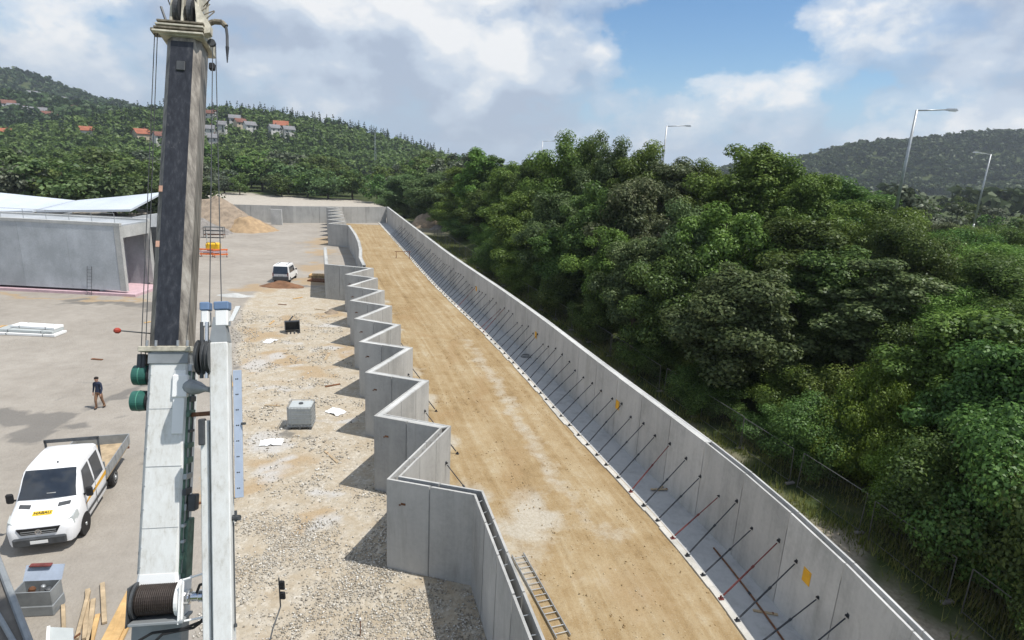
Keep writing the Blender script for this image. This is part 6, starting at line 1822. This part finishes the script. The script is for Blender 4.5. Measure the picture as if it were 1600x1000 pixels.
# timber pallets by the parked car
for i, (x, y, z, rz) in enumerate([(-22.0, 66.0, 0, 0.1), (-22.05, 66.05, 0.15, 0.14), (-21.4, 63.9, 0, -0.1)]):
    o = empty('timber_pallet', (x, y, z), rz, ['lower yellow timber pallet beside the parked van', 'upper yellow timber pallet beside the parked van', 'dark timber pallet lying nearest to the zigzag wall'][i], 'pallet', 'pallets by the parked van')
    for q in range(7):
        m = MB(); m.box((-0.9 + q * 0.3, 0, 0.125), (0.22, 1.3, 0.025)); m.build('slat', M_wood if i < 2 else M_rust, o)
    for sy in (-0.55, 0, 0.55):
        m = MB(); m.box((0, sy, 0.055), (2.0, 0.1, 0.11)); m.build('runner', M_wood2 if i < 2 else M_rust, o)
# yellow compactor and orange netting behind the boom
CP = empty('plate_compactor', (-40.0, 78.2, 0), 0.2, 'yellow site machine standing behind the crane boom', 'compactor')
m = MB(); m.box((0, 0, 0.28), (1.5, 1.0, 0.35), ch=0.08); m.build('base_plate', M_dkgrey, CP)
m = MB(); m.box((0, 0.05, 0.95), (1.7, 1.1, 0.9), ch=0.15); m.build('engine_cover', simple('machine_yellow', (0.75, 0.45, 0.02), 0.45), CP)
m = MB(); m.path([(-0.5, -0.5, 1.2), (-0.5, -1.0, 1.6), (0.5, -1.0, 1.6), (0.5, -0.5, 1.2)], 0.04, 6); m.build('handle', M_dkgrey, CP)
m = MB(); m.tube((-0.8, 0.3, 1.3), (-0.8, 0.3, 2.5), 0.07); m.build('exhaust', M_ibc, CP)
for i, (x, y, rz) in enumerate(((-39.5, 75.4, 0.1), (-37.8, 75.6, 0.5), (-41.3, 75.5, -0.2))):
    o = empty('orange_barrier', (x, y, 0), rz, ['middle', 'right', 'left'][i] + ' orange and pink barrier of the cluster behind the boom', 'barrier', 'barriers behind the boom')
    for z in (0.35, 0.65, 0.95):
        m = MB(); m.box((0, 0, z), (1.7, 0.06, 0.2), ch=0.01); m.build('bar', M_orange if z != 0.65 else M_pink, o)
    for sx in (-0.7, 0.7):
        m = MB(); m.box((sx, 0.05, 0.52), (0.08, 0.04, 1.04)); m.build('post', M_orange, o); m = MB(); m.box((sx, 0, 0.03), (0.14, 0.6, 0.06)); m.build('foot', M_dkgrey, o)
rack = empty('formwork_rack', (-47, 92.5, 0), 0.2, 'grey steel formwork rack beside the rubble heap', 'rack')
for sx in (-1.4, 1.4):
    for sy in (-0.5, 0.5):
        m = MB(); m.tube((sx, sy, 0), (sx, sy, 1.7), 0.05, n=6); m.build('post', M_fence, rack)
for z in (0.5, 1.1, 1.65):
    m = MB(); m.box((0, 0, z), (2.9, 1.1, 0.06)); m.build('shelf', M_fence if z > 1 else M_rust, rack)

# ================================================================== PERSON
PS = empty('person', (-21.36, 28.79, 0), math.radians(175), 'person in dark blue pullover and brown trousers walking on the yard', 'person')
J = {}
def jv(n_, p, r): J[n_] = (Vector(p), r)
jv('pelvis', (0, 0, 0.93), 0.135); jv('waist', (0, 0.01, 1.08), 0.125); jv('chest', (0, 0.0, 1.30), 0.155); jv('upper', (0, 0, 1.42), 0.125); jv('neck', (0, 0.01, 1.50), 0.056); jv('headb', (0, 0.03, 1.57), 0.075); jv('head', (0, 0.035, 1.65), 0.098); jv('headt', (0, 0.02, 1.72), 0.075)
for s_, n_ in ((-1, 'l'), (1, 'r')):
    jv('sh' + n_, (s_ * 0.185, 0, 1.40), 0.065); jv('el' + n_, (s_ * 0.27, -0.05 * s_, 1.13), 0.046); jv('wr' + n_, (s_ * 0.26, 0.10 - 0.06 * s_, 0.90), 0.033); jv('pa' + n_, (s_ * 0.255, 0.12 - 0.06 * s_, 0.83), 0.035)
    for q in range(4):
        jv('f%d%s' % (q, n_), (s_ * (0.245), 0.105 + 0.02 * q - 0.06 * s_, 0.765), 0.0095); jv('g%d%s' % (q, n_), (s_ * 0.225, 0.11 + 0.02 * q - 0.06 * s_, 0.725 + 0.008 * abs(q - 1.5)), 0.008)
    jv('t' + n_, (s_ * 0.225, 0.165 - 0.06 * s_, 0.80), 0.011); jv('u' + n_, (s_ * 0.21, 0.18 - 0.06 * s_, 0.765), 0.009)
    jv('hip' + n_, (s_ * 0.095, 0, 0.88), 0.105); jv('kn' + n_, (s_ * 0.10, 0.04 + 0.10 * s_, 0.49), 0.066); jv('an' + n_, (s_ * 0.10, 0.16 * s_ - 0.03, 0.10), 0.048); jv('to' + n_, (s_ * 0.11, 0.16 * s_ + 0.13, 0.045), 0.042); jv('he' + n_, (s_ * 0.10, 0.16 * s_ - 0.06, 0.045), 0.042)
ed = [('pelvis', 'waist'), ('waist', 'chest'), ('chest', 'upper'), ('upper', 'neck'), ('neck', 'headb'), ('headb', 'head'), ('head', 'headt')]
for n_ in 'lr':
    ed += [('upper', 'sh' + n_), ('sh' + n_, 'el' + n_), ('el' + n_, 'wr' + n_), ('wr' + n_, 'pa' + n_), ('pelvis', 'hip' + n_), ('hip' + n_, 'kn' + n_), ('kn' + n_, 'an' + n_), ('an' + n_, 'to' + n_), ('an' + n_, 'he' + n_), ('pa' + n_, 't' + n_), ('t' + n_, 'u' + n_)]
    for q in range(4): ed += [('pa' + n_, 'f%d%s' % (q, n_)), ('f%d%s' % (q, n_), 'g%d%s' % (q, n_))]
names = list(J); me = bpy.data.meshes.new('body'); me.from_pydata([J[n_][0] for n_ in names], [(names.index(a), names.index(b)) for a, b in ed], [])
bo = bpy.data.objects.new('body_tmp', me); COL.objects.link(bo)
sk = bo.modifiers.new('skin', 'SKIN'); sk.use_smooth_shade = True
for i, n_ in enumerate(names):
    sv = me.skin_vertices[0].data[i]; sv.radius = (J[n_][1], J[n_][1] * (0.72 if n_ in ('chest', 'upper', 'waist', 'pelvis') else 1.0)); sv.use_root = (n_ == 'pelvis')
bo.modifiers.new('sub', 'SUBSURF').levels = 2
dg = bpy.context.evaluated_depsgraph_get(); bmsh = bpy.data.meshes.new_from_object(bo.evaluated_get(dg)); bpy.data.objects.remove(bo)
bmsh.materials.clear()
for mm in (M_skin, M_navy, M_khaki, M_black): bmsh.materials.append(mm)
for p in bmsh.polygons:
    c = p.center
    arm = abs(c.x) > 0.19
    if c.z > 1.50: i = 0
    elif arm and c.z < 0.905: i = 0
    elif c.z > 0.93 or (arm and c.z > 0.6): i = 1
    elif c.z > 0.10: i = 2
    else: i = 3
    p.material_index = i; p.use_smooth = True
bo = bpy.data.objects.new('body', bmsh); COL.objects.link(bo); bo.parent = PS
m = MB(); m.lathe((0, 0.015, 1.655), (0, -0.12, 1), [(0, 0.098), (0.04, 0.105), (0.08, 0.092), (0.11, 0.05), (0.118, 0.01)], 16); m.build('hair', M_hair, PS, smooth=True)
for sx in (-1, 1):
    m = MB(); m.lathe((sx * 0.096, 0.03, 1.635), (sx, 0, 0), [(0, 0.022), (0.015, 0.024), (0.02, 0.012)], 8); m.build('ear', M_skin, PS)
    m = MB(); m.lathe((sx * 0.035, 0.122, 1.66), (0, 1, 0), [(0, 0.012), (0.008, 0.006)], 8); m.build('eye', M_hair, PS)
m = MB(); m.hexa([(-0.016, 0.125, 1.605), (0.016, 0.125, 1.605), (0.012, 0.155, 1.610), (-0.012, 0.155, 1.610), (-0.008, 0.12, 1.655), (0.008, 0.12, 1.655), (0.006, 0.13, 1.655), (-0.006, 0.13, 1.655)]); m.build('nose', M_skin, PS)
m = MB(); m.box((0, 0.118, 1.585), (0.045, 0.012, 0.01)); m.build('mouth', M_steel_rd, PS)

# ================================================================== LOOSE STONES AND GRASS
def stones(name, label, P, S_, mat, g, cat='gravel'):
    ico = np.array([(0, 0, 1), (0.9, 0, 0.1), (0, 0.9, -0.1), (-0.9, 0, 0.15), (0, -0.9, 0), (0, 0, -0.7)])
    fc = np.array([(0, 1, 2), (0, 2, 3), (0, 3, 4), (0, 4, 1), (5, 2, 1), (5, 3, 2), (5, 4, 3), (5, 1, 4)])
    n = len(P)
    V = ico[None] * g.uniform(0.6, 1.2, (n, 6, 3)) * S_[:, None, None] * np.array([1, 1, 0.7])
    a = g.uniform(0, 6.28, n); ca, sa = np.cos(a)[:, None], np.sin(a)[:, None]
    V = np.stack([V[..., 0] * ca - V[..., 1] * sa, V[..., 0] * sa + V[..., 1] * ca, V[..., 2]], -1) + P[:, None, :]
    F = (fc[None] + (np.arange(n) * 6)[:, None, None]).reshape(-1, 3)
    return tag(np_mesh(name, V.reshape(-1, 3), F, mat), label, cat, kind='stuff')
def stone_mat():
    m = NT('loose_stone')
    g = m.n('ShaderNodeNewGeometry').outputs['Random Per Island']
    col = m.ramp(g, [(0.0, (0.24, 0.215, 0.175)), (0.35, (0.37, 0.335, 0.28)), (0.7, (0.50, 0.47, 0.41)), (1.0, (0.68, 0.66, 0.61))])
    return m.finish(col, 0.9, 0, None, spec=0.2)
M_stone = stone_mat()
gs = np.random.default_rng(5)
def scatter_yard(n, y0, y1, dens):
    out = []
    y = gs.uniform(y0, y1, n); bxx = np.interp(y, bxy[:, 1], bxy[:, 0]) - 0.6
    zx = np.interp(y, [7, 10.9, 16.9, 17.4, 55], [1.3, 0.7, -0.9, -3.0, -17.0])
    x = bxx + (zx - bxx) * gs.random(n)
    keep = ~right_of([(p.x - 0.15, p.y) for p in ZC[:19]], x, y)
    d = fbm(x / 1.3, y / 1.3, 3)
    keep &= gs.random(n) < np.clip((d - dens) * 5, 0.05, 1)
    return x[keep], y[keep]
x, y = scatter_yard(52000, 12, 23, 0.36)
_k = gs.random(len(x)) < np.clip(1 - sstep(16.5, 22.5, y + 3 * (fbm(x / 2, y / 2) - 0.5)) * 0.85, 0.1, 1); x, y = x[_k], y[_k]
S1 = 0.015 + 0.045 * gs.random(len(x)) ** 3
stones('gravel', 'pale loose gravel stones scattered below the near zigzag wall', np.stack([x, y, S1 * 0.3], 1), S1, M_stone, gs)
x, y = scatter_yard(18000, 20, 50, 0.47)
S1 = 0.02 + 0.07 * gs.random(len(x)) ** 3
stones('gravel', 'loose rubble stones along the middle of the zigzag wall', np.stack([x, y, S1 * 0.3], 1), S1, M_stone, gs)
yv = gs.uniform(8, 60, 9000); sv_ = gs.uniform(1.9, 9.5, 9000); xv = xw(yv) - sv_
kp_ = right_of([(p.x + 0.25, p.y) for p in ZC[:19]], xv, yv) & (gs.random(9000) < np.clip((fbm(xv, yv) - 0.42) * 5, 0.05, 1))
S1 = 0.015 + 0.04 * gs.random(9000) ** 3
def clod_mat():
    m = NT('sand_clods'); g = m.n('ShaderNodeNewGeometry').outputs['Random Per Island']
    return m.finish(m.ramp(g, [(0, (0.24, 0.16, 0.075)), (0.6, (0.42, 0.30, 0.16)), (1, (0.55, 0.46, 0.32))]), 0.95, spec=0.15)
stones('sand_clods', 'small clods and pebbles scattered on the golden sand strip', np.stack([xv, yv, np.full(9000, 0.06)], 1)[kp_], S1[kp_], clod_mat(), gs, 'clods')
# grass between the path and the trees
n = 52000
yv = 8 + 100 * gs.random(n) ** 1.7; dv = gs.uniform(3.8, 8.5, n); xv = xw(yv) + dv / 0.94
kp_ = gs.random(n) < np.clip((fbm(xv / 1.5, yv / 1.5) - 0.3) * 3.5, 0.05, 1) * sstep(4.0, 5.2, dv + 2.2 * (fbm(xv / 2, yv / 2) - 0.5))
xv, yv, dv = xv[kp_], yv[kp_], dv[kp_]; n = len(xv)
h = gs.uniform(0.15, 0.55, n); a = gs.uniform(0, 6.28, n); wd = gs.uniform(0.012, 0.03, n); lean = gs.uniform(0.05, 0.3, n)
zg = terrain_z(xv, yv) - 0.06
ca, sa = np.cos(a), np.sin(a)
V = np.stack([np.stack([xv - ca * wd, yv - sa * wd, zg], 1), np.stack([xv + ca * wd, yv + sa * wd, zg], 1), np.stack([xv - sa * lean, yv + ca * lean, zg + h], 1)], 1).reshape(-1, 3)
tag(np_mesh('grass', V, np.arange(3 * n).reshape(-1, 3), M_grass), 'tall rough grass between the wall path and the trees', 'grass', kind='stuff')

# ---- thin summer haze ------------------------------------------------------
hzm = bpy.data.materials.new('haze_air'); hzm.use_nodes = True
hnt = hzm.node_tree; hnt.nodes.clear()
hv = hnt.nodes.new('ShaderNodeVolumePrincipled'); hv.inputs['Density'].default_value = HAZE; hv.inputs['Color'].default_value = (0.80, 0.90, 1.0, 1); hv.inputs['Anisotropy'].default_value = 0.2
hnt.links.new(hv.outputs[0], hnt.nodes.new('ShaderNodeOutputMaterial').inputs['Volume'])
m = MB(); m.box((0, 0, 99), (15000, 15000, 210)); tag(m.build('haze', hzm), 'thin pale blue summer haze over the valley', 'haze', kind='stuff')
